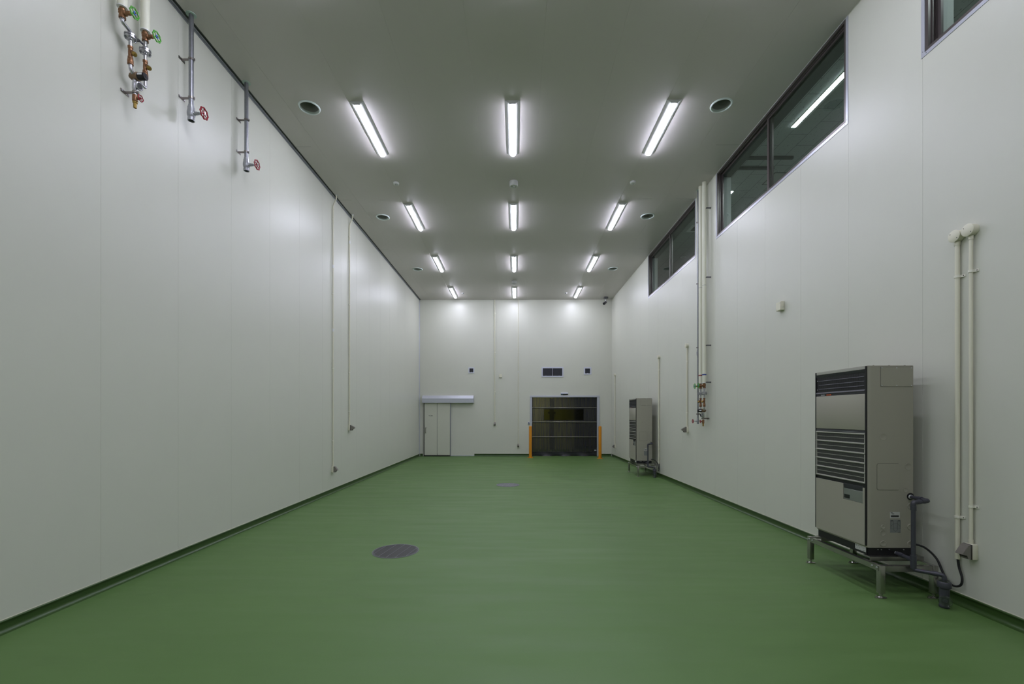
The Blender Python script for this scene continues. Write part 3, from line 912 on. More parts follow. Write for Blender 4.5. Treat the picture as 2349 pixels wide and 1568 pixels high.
# leaf in two panels
def leaf(x0, x1, name='door_leaf'):
    bm = nb(); box(bm, (x0, -0.085, 0.045), (x1, -0.025, 2.055), 0.003, 1); return obj(name, bm, 'door_panel', d1)
l1 = leaf(-0.502, -0.013); l2 = leaf(-0.003, 0.485)
bm = nb(); box(bm, (-0.012, -0.078, 0.05), (-0.004, -0.03, 2.05)); obj('centre_joint', bm, 'charcoal', d1, smooth=False)
bm = nb(); box(bm, (-0.008, -0.0875, 0.05), (-0.008 + 0.012, -0.0855, 0.11)); box(bm, (-0.014, -0.0875, 2.0), (-0.002, -0.0855, 2.05)); obj('joint_clip', bm, 'charcoal', d1, smooth=False)
bm = nb(); box(bm, (-0.530, -0.080, 0.012), (-0.504, -0.001, 2.055)); obj('edge_seal', bm, 'black_rubber', d1, smooth=False)
bm = nb(); box(bm, (0.487, -0.088, 0.012), (0.513, -0.001, 2.055), 0.002, 1); obj('trailing_edge', bm, 'alu_grey', d1)
bm = nb(); box(bm, (-0.53, -0.080, 0.006), (0.51, -0.028, 0.043)); obj('bottom_seal', bm, 'black_rubber', d1, smooth=False)
bm = nb(); tube(bm, fillet([(-0.448, -0.0853, 1.10), (-0.448, -0.135, 1.10), (-0.448, -0.135, 0.90), (-0.448, -0.0853, 0.90)], 0.02), 0.011)
lathe(bm, [(0.020, 0), (0.020, 0.006), (0.012, 0.010)], (-0.448, -0.0855, 1.10), (0, -1, 0), 18); h = obj('door_handle', bm, 'bar', l1)
text_obj('door_notice', '手動 自動■(', 0.052, 'ink', l1, (-0.262, -0.0862, 1.563), (PI / 2, 0, 0), 0.0003, 0.55)
bm = nb(); prism(bm, [(-0.001, 2.345), (-0.10, 2.345), (-0.185, 2.232), (-0.185, 2.062), (-0.165, 2.058), (-0.001, 2.058)], -0.575, 1.405, 'x'); hb = obj('track_cover', bm, 'track', d1, smooth=False)
bm = nb()
for z in (2.20, 2.10): box(bm, (-0.574, -0.187, z - 0.0015), (1.404, -0.1853, z + 0.0015))
obj('cover_ridge', bm, 'alu_grey', hb, smooth=False)
bm = nb(); box(bm, (0.515, -0.022, 0.004), (1.42, -0.001, 0.030), 0.002, 1); obj('floor_guide', bm, 'alu', d1)

# ------------------------------------------------------------------ roller door
d2 = thing('door_2', 'x', 'door', ((OX0 + OX1) / 2, YB, 0)); d2['kind'] = 'structure'; del d2['label']; del d2['category']
Wd = (OX1 - OX0) / 2
bm = nb(); box(bm, (-Wd - 0.065, -0.035, 0.0), (-Wd + 0.012, 0.118, OZ + 0.002), 0.003, 1); obj('door_frame', bm, 'frame_white', d2)
bm = nb(); box(bm, (Wd - 0.035, -0.035, 0.0), (Wd + 0.058, 0.118, OZ + 0.002), 0.003, 1)
box(bm, (Wd - 0.012, -0.039, 0.0), (Wd - 0.004, -0.0355, OZ)); obj('door_frame', bm, 'frame_white', d2)
bm = nb(); box(bm, (-Wd - 0.068, -0.045, OZ - 0.006), (Wd + 0.062, 0.118, OZ + 0.062), 0.003, 1); obj('door_header', bm, 'frame_white', d2)
# sheet with a vision panel: border quads round the opening
VX0, VX1, VZ0, VZ1 = 1.104 - (OX0 + OX1) / 2, 2.641 - (OX0 + OX1) / 2, 1.40, 1.822
SW = Wd - 0.020; SY = 0.060
bm = nb()
def wavy_quad(bm, x0, x1, z0, z1, nx=24, nz=6, amp=0.004):
    g = [[bm.verts.new((x0 + (x1 - x0) * i / nx, SY + amp * math.sin(7 * (x0 + (x1 - x0) * i / nx) + 2 * z) * (1 if 0.02 < z else 1), z)) for i in range(nx + 1)] for z in [z0 + (z1 - z0) * k / nz for k in range(nz + 1)]]
    for k in range(nz):
        for i in range(nx): bm.faces.new((g[k][i], g[k][i + 1], g[k + 1][i + 1], g[k + 1][i]))
wavy_quad(bm, -SW, SW, 0.17, VZ0); wavy_quad(bm, -SW, SW, VZ1, OZ - 0.01)
wavy_quad(bm, -SW, VX0, VZ0, VZ1, 8); wavy_quad(bm, VX1, SW, VZ0, VZ1, 8)
cu = obj('roller_sheet', bm, 'curtain', d2)
bm = nb()
v = [bm.verts.new(q) for q in ((VX0, SY - 0.004, VZ0), (VX1, SY - 0.004, VZ0), (VX1, SY - 0.004, VZ1), (VX0, SY - 0.004, VZ1))]; bm.faces.new(v)
obj('vision_panel', bm, 'vinyl', cu, smooth=False)
bm = nb()
for lo, hi in (((VX0 - 0.015, VZ0 - 0.015), (VX1 + 0.015, VZ0)), ((VX0 - 0.015, VZ1), (VX1 + 0.015, VZ1 + 0.015)), ((VX0 - 0.015, VZ0), (VX0, VZ1)), ((VX1, VZ0), (VX1 + 0.015, VZ1))):
    box(bm, (lo[0], SY - 0.012, lo[1]), (hi[0], SY - 0.006, hi[1]))
obj('panel_border', bm, 'black_rubber', cu, smooth=False)
for z in (1.880, 1.326, 0.744):
    bm = nb(); cyl(bm, (-SW, SY - 0.028, z), (SW, SY - 0.028, z), 0.016, 16); obj('stiffening_bar', bm, 'bar', d2)
    bm = nb(); box(bm, (-SW, SY - 0.012, z - 0.035), (SW, SY - 0.0055, z - 0.018)); obj('bar_pocket', bm, 'black_rubber', d2, smooth=False)
bm = nb(); box(bm, (-SW, SY - 0.03, 0.145), (SW, SY + 0.01, 0.172), 0.004, 1); obj('bottom_bar', bm, 'black_rubber', d2)
bm = nb(); nx = 40
rws = []
for k, z in enumerate((0.006, 0.04, 0.08, 0.12, 0.148)):
    rws.append([bm.verts.new((-SW + 2 * SW * i / nx, SY - 0.02 + (0.035 if k == 0 else 0.02) * (1 - k / 5) * math.sin(i * 0.55 + k * 0.4), z + (0.004 * math.sin(i * 0.9) if k == 0 else 0))) for i in range(nx + 1)])
for k in range(4):
    for i in range(nx): bm.faces.new((rws[k][i], rws[k][i + 1], rws[k + 1][i + 1], rws[k + 1][i]))
obj('bottom_skirt', bm, 'charcoal', d2)
bm = nb()
for s in (-1, 1): box(bm, (s * (SW - 0.002) - 0.02, SY - 0.025, 0.0), (s * (SW - 0.002) + 0.02, SY + 0.03, OZ))
obj('guide_channel', bm, 'black_rubber', d2, smooth=False)
bm = nb(); box(bm, (SW - 0.105, SY - 0.0105, 0.21), (SW - 0.035, SY - 0.008, 0.245)); obj('rating_label', bm, 'sticker', d2, smooth=False)

# lit room behind the roller door
bm = nb()
box(bm, (-0.6, 20.2, 0), (2.72, 20.3, 2.7)); box(bm, (-0.7, YB + 0.13, 0), (-0.6, 20.3, 2.7)); box(bm, (4.6, YB + 0.13, 0), (4.7, 22.6, 2.7)); box(bm, (2.62, 20.3, 0), (2.72, 22.6, 2.7)); box(bm, (2.62, 22.5, 0), (4.7, 22.6, 2.7))
struct(obj('wall_anteroom', bm, 'plaster', smooth=False))
bm = nb(); box(bm, (-0.7, YB + 0.12, 2.7), (4.7, 22.6, 2.8)); struct(obj('ceiling_anteroom', bm, 'plaster', smooth=False))
bm = nb(); box(bm, (-0.7, YB + 0.06, -0.1), (4.7, 22.6, 0.0)); struct(obj('floor_anteroom', bm, 'floor', smooth=False))
bm = nb(); box(bm, (1.58, 20.16, 0), (1.76, 20.199, 2.35)); box(bm, (1.50, 20.14, 1.66), (1.84, 20.16, 1.74)); struct(obj('trim_7', bm, 'soffit', smooth=False))
al = thing('anteroom_light', 'lamp in the room behind the roller door', 'light', (0.9, 19.0, 2.7))
bm = nb(); box(bm, (-0.6, -0.11, -0.02), (0.6, 0.11, -0.0005), 0.004, 1); obj('housing', bm, 'lamp_body', al)
bm = nb(); box(bm, (-0.58, -0.05, -0.06), (0.58, 0.05, -0.021), 0.01, 2); obj('diffuser', bm, 'diffuser_anteroom', al)

# ------------------------------------------------------------------ bollards
def bollard(loc, label):
    t = thing('bollard', label, 'bollard', loc, group='orange bollards beside the roller door')
    bm = nb(); lathe(bm, [(0.056, 0.012), (0.056, 1.155), (0.052, 1.172), (0.040, 1.184), (0.020, 1.190), (0, 1.191)], (0, 0, 0), (0, 0, 1), 36); obj('post', bm, 'orange', t)
    bm = nb(); lathe(bm, [(0.115, 0.0005), (0.115, 0.009), (0.112, 0.0115), (0.057, 0.0115)], (0, 0, 0), (0, 0, 1), 40); b = obj('base_plate', bm, 'orange', t)
    bm = nb()
    for k in range(4):
        a = PI / 4 + k * PI / 2; cyl(bm, (0.09 * math.cos(a), 0.09 * math.sin(a), 0.0118), (0.09 * math.cos(a), 0.09 * math.sin(a), 0.022), 0.010, 6)
    obj('anchor_bolts', bm, 'orange', b)
    return t
b0 = bollard((0.556, 16.32, 0), 'orange bollard at the left post of the roller door')
dup(b0, (3.105, 16.05, 0), 'orange bollard at the right post of the roller door')

# ------------------------------------------------------------------ valves and pipes
def wheel_bm(R, o, lobes=8, spokes=6, tr=0.006):
    """hand wheel, axis along +x"""
    bm = nb(); o = Vector(o); pts = []
    n = 48
    for i in range(n):
        a = 2 * PI * i / n; rr = (R - tr) * (0.96 + 0.075 * math.cos(lobes * a))
        pts.append(o + Vector((0, rr * math.cos(a), rr * math.sin(a))))
    tube(bm, pts, tr, 8, closed=True)
    for k in range(spokes):
        a = 2 * PI * (k + 0.5) / spokes
        cyl(bm, o + Vector((-0.004, 0.2 * R * math.cos(a), 0.2 * R * math.sin(a))), o + Vector((0, (R - tr) * 0.96 * math.cos(a), (R - tr) * 0.96 * math.sin(a))), tr * 0.62, 8)
    lathe(bm, [(0.10 * R, -0.006), (0.24 * R, -0.006), (0.24 * R, 0.003), (0.10 * R, 0.003)], o, (1, 0, 0), 18)
    return bm

def pipe_bracket(t, x, z, r, y=0.0, m='bracket', side=1):
    """wall foot, flat arm and a clamp ring round the pipe"""
    bm = nb()
    box(bm, (0.0006, y - 0.045, z - 0.014), (0.004, y + 0.045, z + 0.014))
    box(bm, (0.004, y - 0.0025, z - 0.012), (x - r - 0.002, y + 0.0025, z + 0.012))
    lathe(bm, [(r + 0.0008, -0.011), (r + 0.0045, -0.011), (r + 0.0045, 0.011), (r + 0.0008, 0.011)], (x, y, z), (0, 0, 1), 28, close=False)
    box(bm, (x + r + 0.003, y - 0.007, z - 0.011), (x + r + 0.016, y + 0.007, z + 0.011))
    b = obj('pipe_bracket', bm, m, t)
    bm = nb()
    for s in (-1, 1): cyl(bm, (0.0042, y + s * 0.032, z), (0.009, y + s * 0.032, z), 0.007, 6)
    cyl(bm, (x + r + 0.0095, y - 0.013, z), (x + r + 0.0095, y + 0.013, z), 0.005, 6)
    obj('bracket_bolts', bm, 'chrome', b)

def drop_pipe(place, label, zb, r=0.0243, R=0.067, brs=(5.56, 5.128), cx=0.108, k=1.0, joints=()):
    loc, rz = place
    t = thing('galvanised_pipe', label, 'pipe', loc, rz, 'bare steel pipes with red valves')
    top = H - zb
    bm = nb(); cyl(bm, (cx, 0, 0.155 * k), (cx, 0, top - 0.001), r, 28); obj('pipe', bm, 'galv', t)
    bm = nb(); lathe(bm, [(r + 0.001, -0.001), (r * 2.1, -0.001), (r * 2.05, -0.005), (r + 0.001, -0.006)], (cx, 0, top), (0, 0, 1), 36); obj('ceiling_plate', bm, 'pale_green', t)
    for z in brs: pipe_bracket(t, cx, z - zb, r)
    for z in joints:
        bm = nb(); lathe(bm, [(r, -0.06), (r * 1.35, -0.055), (r * 1.35, -0.03), (r * 1.7, -0.025), (r * 1.7, 0.025), (r * 1.35, 0.03), (r * 1.35, 0.055), (r, 0.06)], (cx, 0, z - zb), (0, 0, 1), 16); obj('union_joint', bm, 'galv', t)
    # globe valve body with open outlet
    bm = nb()
    lathe(bm, [(r * 1.16, 0.175 * k), (r * 1.16, 0.155 * k), (r * 1.42, 0.150 * k), (r * 1.45, 0.125 * k), (r * 1.62, 0.105 * k), (r * 1.70, 0.078 * k), (r * 1.55, 0.052 * k), (r * 1.30, 0.040 * k), (r * 1.42, 0.030 * k), (r * 1.42, 0.0), (r * 1.12, 0.0), (r * 1.12, 0.03 * k)],
          (cx, 0, 0), (0, 0, 1), 20, close=False)
    lathe(bm, [(r * 1.1, 0.0), (r * 1.1, 0.035 * k), (r * 0.75, 0.045 * k), (r * 0.75, 0.075 * k)], (cx, 0, 0.082 * k), (1, 0, 0), 20)
    v = obj('valve_body', bm, 'valve_grey', t)
    bm = nb(); cyl(bm, (cx, 0, 0.018 * k), (cx, 0, 0.030 * k), r * 1.11, 20); obj('valve_outlet', bm, 'ink', v)
    bm = nb(); cyl(bm, (cx + 0.0755 * k, 0, 0.082 * k), (cx + 0.140 * k, 0, 0.082 * k), 0.008 * k, 14)
    cyl(bm, (cx + 0.0755 * k, 0, 0.082 * k), (cx + 0.098 * k, 0, 0.082 * k), 0.0145 * k, 6); obj('valve_stem', bm, 'valve_grey', t)
    w = obj('handwheel', wheel_bm(R, (cx + 0.145 * k, 0, 0.082 * k), tr=0.0075 * k), 'red_wheel', t)
    bm = nb(); cyl(bm, (cx + 0.149 * k, 0, 0.082 * k), (cx + 0.158 * k, 0, 0.082 * k), 0.009 * k, 6); obj('wheel_nut', bm, 'chrome', w)
    return t
drop_pipe(on_left(4.845, 4.875), 'bare steel pipe with a red handwheel on the left wall, nearer the camera', 4.875)
drop_pipe(on_left(5.845, 4.875), 'bare steel pipe with a red handwheel on the left wall, farther from the camera', 4.875)
drop_pipe(on_right(8.71, 1.41), 'thin steel pipe with red handwheel left of the lagged pipes on the right wall', 1.41,
          r=0.0145, R=0.040, brs=(5.42, 4.20, 2.93, 1.61), cx=0.095, k=0.70, joints=(2.82,))

def manifold(place, label, s, zb, coloured, offset):
    """hot and cold supplies, gate valves, flanges, strainers and a mixing valve.
    near column y=-0.05*s, far column y=+0.115*s"""
    loc, rz = place
    t = thing('mixing_valve_assembly', label, 'pipes and valves', loc, rz, 'hot and cold water pipes with mixing valves')
    cx = 0.100; zm = 0.300; top = H - zb
    cols = {'near': -0.05 * s, 'far': 0.115 * s}
    for nm, y in cols.items():
        yt = y - (0.085 * s if (offset and nm == 'near') else 0.0)
        zi = zm + 0.528
        # insulated riser
        bm = nb(); lathe(bm, [(0.024, zi + 0.004), (0.037, zi), (0.037, top - 0.001), (0.024, top - 0.001)], (cx, yt, 0), (0, 0, 1), 32)
        ins = obj('insulated_pipe', bm, 'insul', t)
        bm = nb(); lathe(bm, [(0.0372, 0), (0.041, 0.002), (0.041, 0.010), (0.0372, 0.012)], (cx, yt, zi), (0, 0, 1), 32); obj('jacket_end', bm, 'white_plastic', ins)
        if coloured:
            bm = nb(); lathe(bm, [(0.0372, 0), (0.0382, 0), (0.0382, 0.022), (0.0372, 0.022)], (cx, yt, zi + 0.15), (0, 0, 1), 32)
            obj('colour_band', bm, 'blue' if nm == 'near' else 'red', ins, label='blue band' if nm == 'near' else 'dark red band')
            bm = nb(); lathe(bm, [(0.0372, 0), (0.0378, 0.0005), (0.0378, 0.0095), (0.0372, 0.01)], (cx, yt, zi + 1.87), (0, 0, 1), 32); obj('jacket_joint', bm, 'seam', ins)
        # gate valve
        zg = zm + 0.480
        bm = nb()
        lathe(bm, [(0.022, zg + 0.052), (0.022, zg + 0.030), (0.030, zg + 0.026), (0.030, zg + 0.016), (0.026, zg + 0.010), (0.030, zg), (0.026, zg - 0.012), (0.022, zg - 0.026), (0.027, zg - 0.030), (0.027, zg - 0.048)], (cx, yt, 0), (0, 0, 1), 20)
        lathe(bm, [(0.024, 0), (0.024, 0.034), (0.017, 0.040), (0.015, 0.058), (0.018, 0.060), (0.018, 0.078), (0.012, 0.082)], (cx, yt, zg), (1, 0, 0), 18)
        gv = obj('gate_valve', bm, 'bronze', t)
        bm = nb(); cyl(bm, (cx + 0.0825, yt, zg), (cx + 0.110, yt, zg), 0.006, 12); obj('valve_stem', bm, 'brass', gv)
        w = obj('handwheel', wheel_bm(0.052, (cx + 0.114, yt, zg), lobes=8, spokes=4, tr=0.0062), 'green_wheel', gv)
        bm = nb(); cyl(bm, (cx + 0.1175, yt, zg), (cx + 0.119, yt, zg), 0.015, 20); cyl(bm, (cx + 0.119, yt, zg), (cx + 0.1195, yt, zg), 0.015, 20); obj('name_disc', bm, 'blue_disc', gv)
        bm = nb(); cyl(bm, (cx + 0.1197, yt, zg), (cx + 0.126, yt, zg), 0.006, 6); obj('wheel_nut', bm, 'brass', gv)
        # pipe from the valve to the flange, stepped over where it has an offset
        zf = zm + 0.335
        bm = nb()
        if yt != y:
            tube(bm, fillet([(cx, yt, zg - 0.048), (cx, yt, zg - 0.078), (cx, y, zf + 0.050), (cx, y, zf + 0.017)], 0.026, 6), 0.0155, 16)
        else: cyl(bm, (cx, y, zg - 0.048), (cx, y, zf + 0.017), 0.0165, 18)
        cyl(bm, (cx, yt, zg - 0.058), (cx, yt, zg - 0.0485), 0.020, 8)
        obj('connector', bm, 'chrome', t)
        # flanges and gasket and bolts
        bm = nb(); lathe(bm, [(0.020, 0.030), (0.022, 0.018), (0.047, 0.017), (0.047, 0.003)], (cx, y, zf), (0, 0, 1), 32); lathe(bm, [(0.047, -0.003), (0.047, -0.017), (0.022, -0.018), (0.020, -0.028)], (cx, y, zf), (0, 0, 1), 32)
        fl = obj('flange', bm, 'chrome', t)
        bm = nb(); cyl(bm, (cx, y, zf - 0.0028), (cx, y, zf + 0.0028), 0.045, 30); obj('gasket', bm, 'ink', fl)
        bm = nb()
        for k in range(4):
            a = PI / 4 + k * PI / 2; px, py = cx + 0.035 * math.cos(a), y + 0.035 * math.sin(a)
            cyl(bm, (px, py, zf + 0.0172), (px, py, zf + 0.027), 0.009, 6); cyl(bm, (px, py, zf - 0.027), (px, py, zf - 0.0172), 0.009, 6); cyl(bm, (px, py, zf - 0.036), (px, py, zf - 0.027), 0.005, 8)
        obj('flange_bolts', bm, 'alu_grey', fl)
        # nipple, strainer, union
        zs = zm + 0.185
        bm = nb(); cyl(bm, (cx, y, zs + 0.050), (cx, y, zf - 0.0282), 0.0145, 18); obj('nipple', bm, 'chrome', t)
        bm = nb(); lathe(bm, [(0.021, 0.060), (0.021, 0.044), (0.017, 0.040), (0.018, 0.0), (0.017, -0.036), (0.021, -0.040), (0.021, -0.054)], (cx, y, zs), (0, 0, 1), 18)
        dd = Vector((0.78, 0.0, -0.62)).normalized(); q = Vector((cx, y, zs + 0.018))
        lathe(bm, [(0.014, 0), (0.018, 0.02), (0.018, 0.042)], q, dd, 18)
        st = obj('strainer', bm, 'bronze', t)
        bm = nb(); lathe(bm, [(0.021, 0.0425), (0.021, 0.054), (0.016, 0.062), (0, 0.064)], q, dd, 12); obj('strainer_cap', bm, 'brass', st)
        bm = nb(); lathe(bm, [(0.019, -0.056), (0.022, -0.059), (0.022, -0.066), (0.024, -0.069), (0.024, -0.092), (0.022, -0.098), (0.024, -0.100), (0.024, -0.110), (0.017, -0.112)], (cx, y, zs), (0, 0, 1), 16); obj('check_valve', bm, 'bronze', t)
    # elbows into the mixing valve
    yn, yf = cols['near'], cols['far']
    bm = nb(); tube(bm, fillet([(cx, yn, zm + 0.073), (cx, yn, zm + 0.036), (cx, 0.0 - 0.02 * s, zm + 0.008)], 0.025, 6), 0.0155, 16); obj('elbow', bm, 'chrome', t)
    bm = nb(); tube(bm, fillet([(cx, yf, zm + 0.073), (cx, yf, zm - 0.026), (cx, 0.050 * s, zm - 0.022), (cx, 0.02 * s, zm - 0.008)], 0.028, 6), 0.0155, 16); obj('elbow', bm, 'chrome', t)
    bm = nb()
    lathe(bm, [(0.014, -0.052), (0.030, -0.034), (0.034, -0.015), (0.034, 0.020), (0.037, 0.024), (0.037, 0.034), (0.031, 0.037)], (cx, 0, zm), (1, 0, 0), 24)
    mv = obj('mixing_valve', bm, mat_body, t)
    bm = nb(); lathe(bm, [(0.030, 0.0375), (0.033, 0.040), (0.033, 0.098), (0.029, 0.104), (0.012, 0.105), (0.010, 0.108), (0, 0.108)], (cx, 0, zm), (1, 0, 0), 18); kn = obj('temperature_knob', bm, 'black', mv)
    bm = nb(); box(bm, (cx + 0.048, -0.006, zm + 0.0315), (cx + 0.09, 0.006, zm + 0.0345)); box(bm, (cx + 0.048, -0.035 if s > 0 else 0.031, zm - 0.006), (cx + 0.09, -0.031 if s > 0 else 0.035, zm + 0.010)); obj('knob_mark', bm, 'white_ink', kn, smooth=False)
    # lower stack: coupling, tee with dial, bracket, drain cock, nozzle
    bm = nb(); lathe(bm, [(0.017, zm - 0.030), (0.020, zm - 0.036), (0.020, zm - 0.052), (0.017, zm - 0.058), (0.022, zm - 0.062), (0.023, zm - 0.120), (0.018, zm - 0.128), (0.016, zm - 0.176)], (cx, 0, 0), (0, 0, 1), 16)
    lathe(bm, [(0.014, 0), (0.014, 0.030), (0.010, 0.034)], (cx, 0, zm - 0.090), (1, 0, 0), 14)
    tee = obj('tee_fitting', bm, 'chrome', t)
    bm = nb(); lathe(bm, [(0.036, 0), (0.038, 0.002), (0.038, 0.012), (0.034, 0.015), (0.032, 0.012), (0, 0.012)], (cx + 0.0345, 0, zm - 0.090), (1, 0, -0.12), 28); g = obj('dial_gauge', bm, 'chrome', t)
    bm = nb(); cyl(bm, (cx + 0.0467, 0, zm - 0.0915), (cx + 0.0477, 0, zm - 0.0916), 0.028, 24); box(bm, (cx + 0.0478, -0.002, zm - 0.10), (cx + 0.049, 0.002, zm - 0.070)); obj('dial_face', bm, 'ink', g)
    pipe_bracket(t, cx, zm - 0.152, 0.0185)
    bm = nb(); lathe(bm, [(0.020, zm - 0.177), (0.022, zm - 0.182), (0.022, zm - 0.236), (0.018, zm - 0.240)], (cx, 0, 0), (0, 0, 1), 16); lathe(bm, [(0.012, 0), (0.012, 0.034), (0.007, 0.036), (0.006, 0.050)], (cx, 0, zm - 0.208), (1, 0, 0), 14); dc = obj('drain_cock', bm, 'bronze', t)
    w = obj('handwheel', wheel_bm(0.033, (cx + 0.054, 0, zm - 0.208), lobes=5, spokes=5, tr=0.0042), 'red_wheel', dc)
    bm = nb(); lathe(bm, [(0.020, zm - 0.2405), (0.020, zm - 0.252), (0.014, zm - 0.256), (0.0135, zm - 0.300), (0.010, zm - 0.300), (0.010, zm - 0.285), (0, zm - 0.285)], (cx, 0, 0), (0, 0, 1), 16, close=False); obj('nozzle', bm, 'brass', t)
    # wall brackets behind the risers
    for z in ((5.54, 4.22, 2.92, 2.215) if coloured else (5.22,)):
        y = cols['near'] if coloured else cols['far']
        yy = (y - 0.052 * s)
        bm = nb(); box(bm, (0.0006, yy - 0.020, z - zb - 0.013), (0.004, yy + 0.020, z - zb + 0.013)); box(bm, (0.004, yy - 0.008, z - zb - 0.010), (cx - 0.015, yy + 0.008, z - zb + 0.010))
        box(bm, (cx - 0.020, min(yy, y), z - zb - 0.010), (cx - 0.015, max(yy, y), z - zb + 0.010))
        obj('riser_bracket', bm, 'cam_grey', t)
    return t
mat_body = mat('dull_bronze_casting', (0.20, 0.135, 0.075), 0.45, metal=0.6, noise=0.15, nscale=50)
manifold(on_left(4.135, 4.518), 'white lagged pipes with green handwheels high on the left wall, top of the photo', 1, 4.518, False, True)
manifold(on_right(8.455, 1.375), 'tall white lagged pipes with red and blue bands on the right wall', -1, 1.375, True, False)

# ------------------------------------------------------------------ floor standing cooling units
def rrect(x0, x1, z0, z1, r, n=5):
    pts = []
    for cx_, cz_, a0 in ((x1 - r, z1 - r, 0), (x0 + r, z1 - r, PI / 2), (x0 + r, z0 + r, PI), (x1 - r, z0 + r, 1.5 * PI)):
        for k in range(n + 1):
            a = a0 + PI / 2 * k / n; pts.append((cx_ + r * math.cos(a), cz_ + r * math.sin(a)))
    return pts

def ac_unit(loc, label):
    """local x: 0 front .. 0.412 back (towards wall); y: 0 near side .. 0.67; z from base"""
    t = thing('cooling_unit', label, 'air conditioner', loc, group='floor standing cooling units')
    W, D, T = 0.67, 0.412, 1.705
    bm = nb(); poly = [(0.0, 0.014)]
    for k in range(7):
        a = PI + PI / 2 * k / 6; poly.append((0.034 + 0.032 * math.cos(a), 0.014 + 0.014 * math.sin(a)))
    poly += [(D - 0.006, 0), (D, 0.006), (D, W - 0.006), (D - 0.006, W)]
    for k in range(7):
        a = PI / 2 + PI / 2 * k / 6; poly.append((0.034 + 0.032 * math.cos(a), W - 0.014 + 0.014 * math.sin(a)))
    prism(bm, poly, 0.068, T - 0.004, 'z')
    body = obj('casing', bm, 'ac_beige', t)
    bm = nb(); box(bm, (0.004, 0.004, T - 0.0038), (D - 0.002, W - 0.004, T + 0.002), 0.002, 1)
    for q in (0.06, 0.2, 0.34): cyl(bm, (q, 0.012, T + 0.002), (q, 0.012, T + 0.005), 0.006, 8)
    obj('top_cover', bm, 'ac_beige', t)
    # black front surround
    bm = nb(); box(bm, (-0.0035, 0.0152, 0.09), (-0.0004, W - 0.0152, T - 0.032)); box(bm, (-0.012, 0.006, 0.085), (-0.0004, 0.0150, T - 0.003)); box(bm, (-0.012, W - 0.0150, 0.085), (-0.0004, W - 0.002, T - 0.003))
    obj('front_surround', bm, 'black', t, smooth=False)
    y0, y1 = 0.0165, W - 0.0165
    bm = nb(); box(bm, (-0.010, y0, T - 0.030), (-0.0004, y1, T - 0.0045), 0.002, 1); obj('top_rail', bm, 'ac_slat', t)
    # outlet grille
    bm = nb(); za, zc = 1.494, T - 0.032
    box(bm, (-0.0060, y0, za), (-0.0038, y1, zc))
    for k in range(20): yy = y0 + 0.05 + (y1 - y0 - 0.06) * k / 19; box(bm, (-0.0068, yy - 0.0009, za + 0.01), (-0.0061, yy + 0.0009, zc - 0.03))
    g = obj('outlet_grille', bm, 'black', t, smooth=False)
    bm = nb(); prism(bm, [(-0.014, zc), (-0.0062, zc), (-0.0062, zc - 0.026), (-0.0085, zc - 0.026)], y0, y1, 'y'); obj('grille_hood', bm, 'charcoal', g)
    for k, z in enumerate((0.027, 0.068, 0.110)):
        bm = nb(); prism(bm, [(-0.0125, za + z + 0.005), (-0.012, za + z + 0.0072), (-0.007, za + z + 0.009), (-0.007, za + z + 0.006)], y0 + 0.012, y1 - 0.036, 'y'); obj('blade', bm, 'blade', g)
    bm = nb()
    for z in (0.028, 0.120): cyl(bm, (-0.0062, y1 - 0.018, za + z), (-0.0105, y1 - 0.018, za + z), 0.0055, 12)
    obj('screws', bm, 'chrome', g)
    bm = nb(); prism(bm, [(-0.0038, za - 0.001), (-0.009, za - 0.001), (-0.014, za - 0.008), (-0.015, za - 0.016), (-0.009, za - 0.020), (-0.009, za - 0.038), (-0.0038, za - 0.038)], y0, y1, 'y'); lip = obj('grille_lip', bm, 'charcoal', t)
    # badge
    by0, by1, bz = y1 - 0.235, y1 - 0.045, za - 0.0295
    bm = nb(); prism(bm, rrect(by0, by1, bz - 0.0085, bz + 0.0085, 0.003), -0.0102, -0.0093, 'x'); bd = obj('badge', bm, 'black', lip)
    bm = nb()
    for lo, hi in (((by0, bz + 0.0070), (by1, bz + 0.0082)), ((by0, bz - 0.0082), (by1, bz - 0.0070)), ((by0, bz - 0.008), (by0 + 0.0012, bz + 0.008)), ((by1 - 0.0012, bz - 0.008), (by1, bz + 0.008))):
        box(bm, (-0.0108, lo[0], lo[1]), (-0.0103, hi[0], hi[1]))
    obj('badge_border', bm, 'blade', bd, smooth=False)
    bm = nb(); box(bm, (-0.0108, by0 + 0.020, bz - 0.0064), (-0.0103, by0 + 0.085, bz + 0.0064)); obj('badge_field', bm, 'orange_badge', bd, smooth=False)
    text_obj('badge_text', 'DAIKIN', 0.0165, 'white_ink', bd, (-0.0108, by1 - 0.050, bz), (PI / 2, 0, -PI / 2), 0.0002, 1.0)
    text_obj('badge_text', 'ZEAS', 0.0150, 'ink', bd, (-0.0112, by0 + 0.0525, bz), (PI / 2, 0, -PI / 2), 0.0002, 1.25)
    # upper panel
    bm = nb(); box(bm, (-0.013, y0, 1.124), (-0.0038, y1, 1.4535), 0.003, 2); obj('upper_panel', bm, 'ac_beige', t)
    bm = nb(); prism(bm, [(-0.0038, 1.120), (-0.007, 1.120), (-0.010, 1.108), (-0.007, 1.098), (-0.0038, 1.098)], y0, y1, 'y'); obj('divider_strip', bm, 'charcoal', t)
    bm = nb(); box(bm, (-0.0112, y0, 1.1030), (-0.0098, y1, 1.1065)); obj('divider_highlight', bm, 'alu_grey', t, smooth=False)  # pale bar paints the bluish highlight along the divider strip
    # intake grille
    za, zc = 0.640, 1.093
    bm = nb(); box(bm, (-0.0055, y0 + 0.006, za + 0.01), (-0.0038, y1 - 0.006, zc - 0.005)); gr = obj('intake_grille', bm, 'ac_fin', t, smooth=False)
    bm = nb()
    for a, b_ in ((y0, y0 + 0.009), (y1 - 0.009, y1)): box(bm, (-0.011, a, za), (-0.0038, b_, zc))
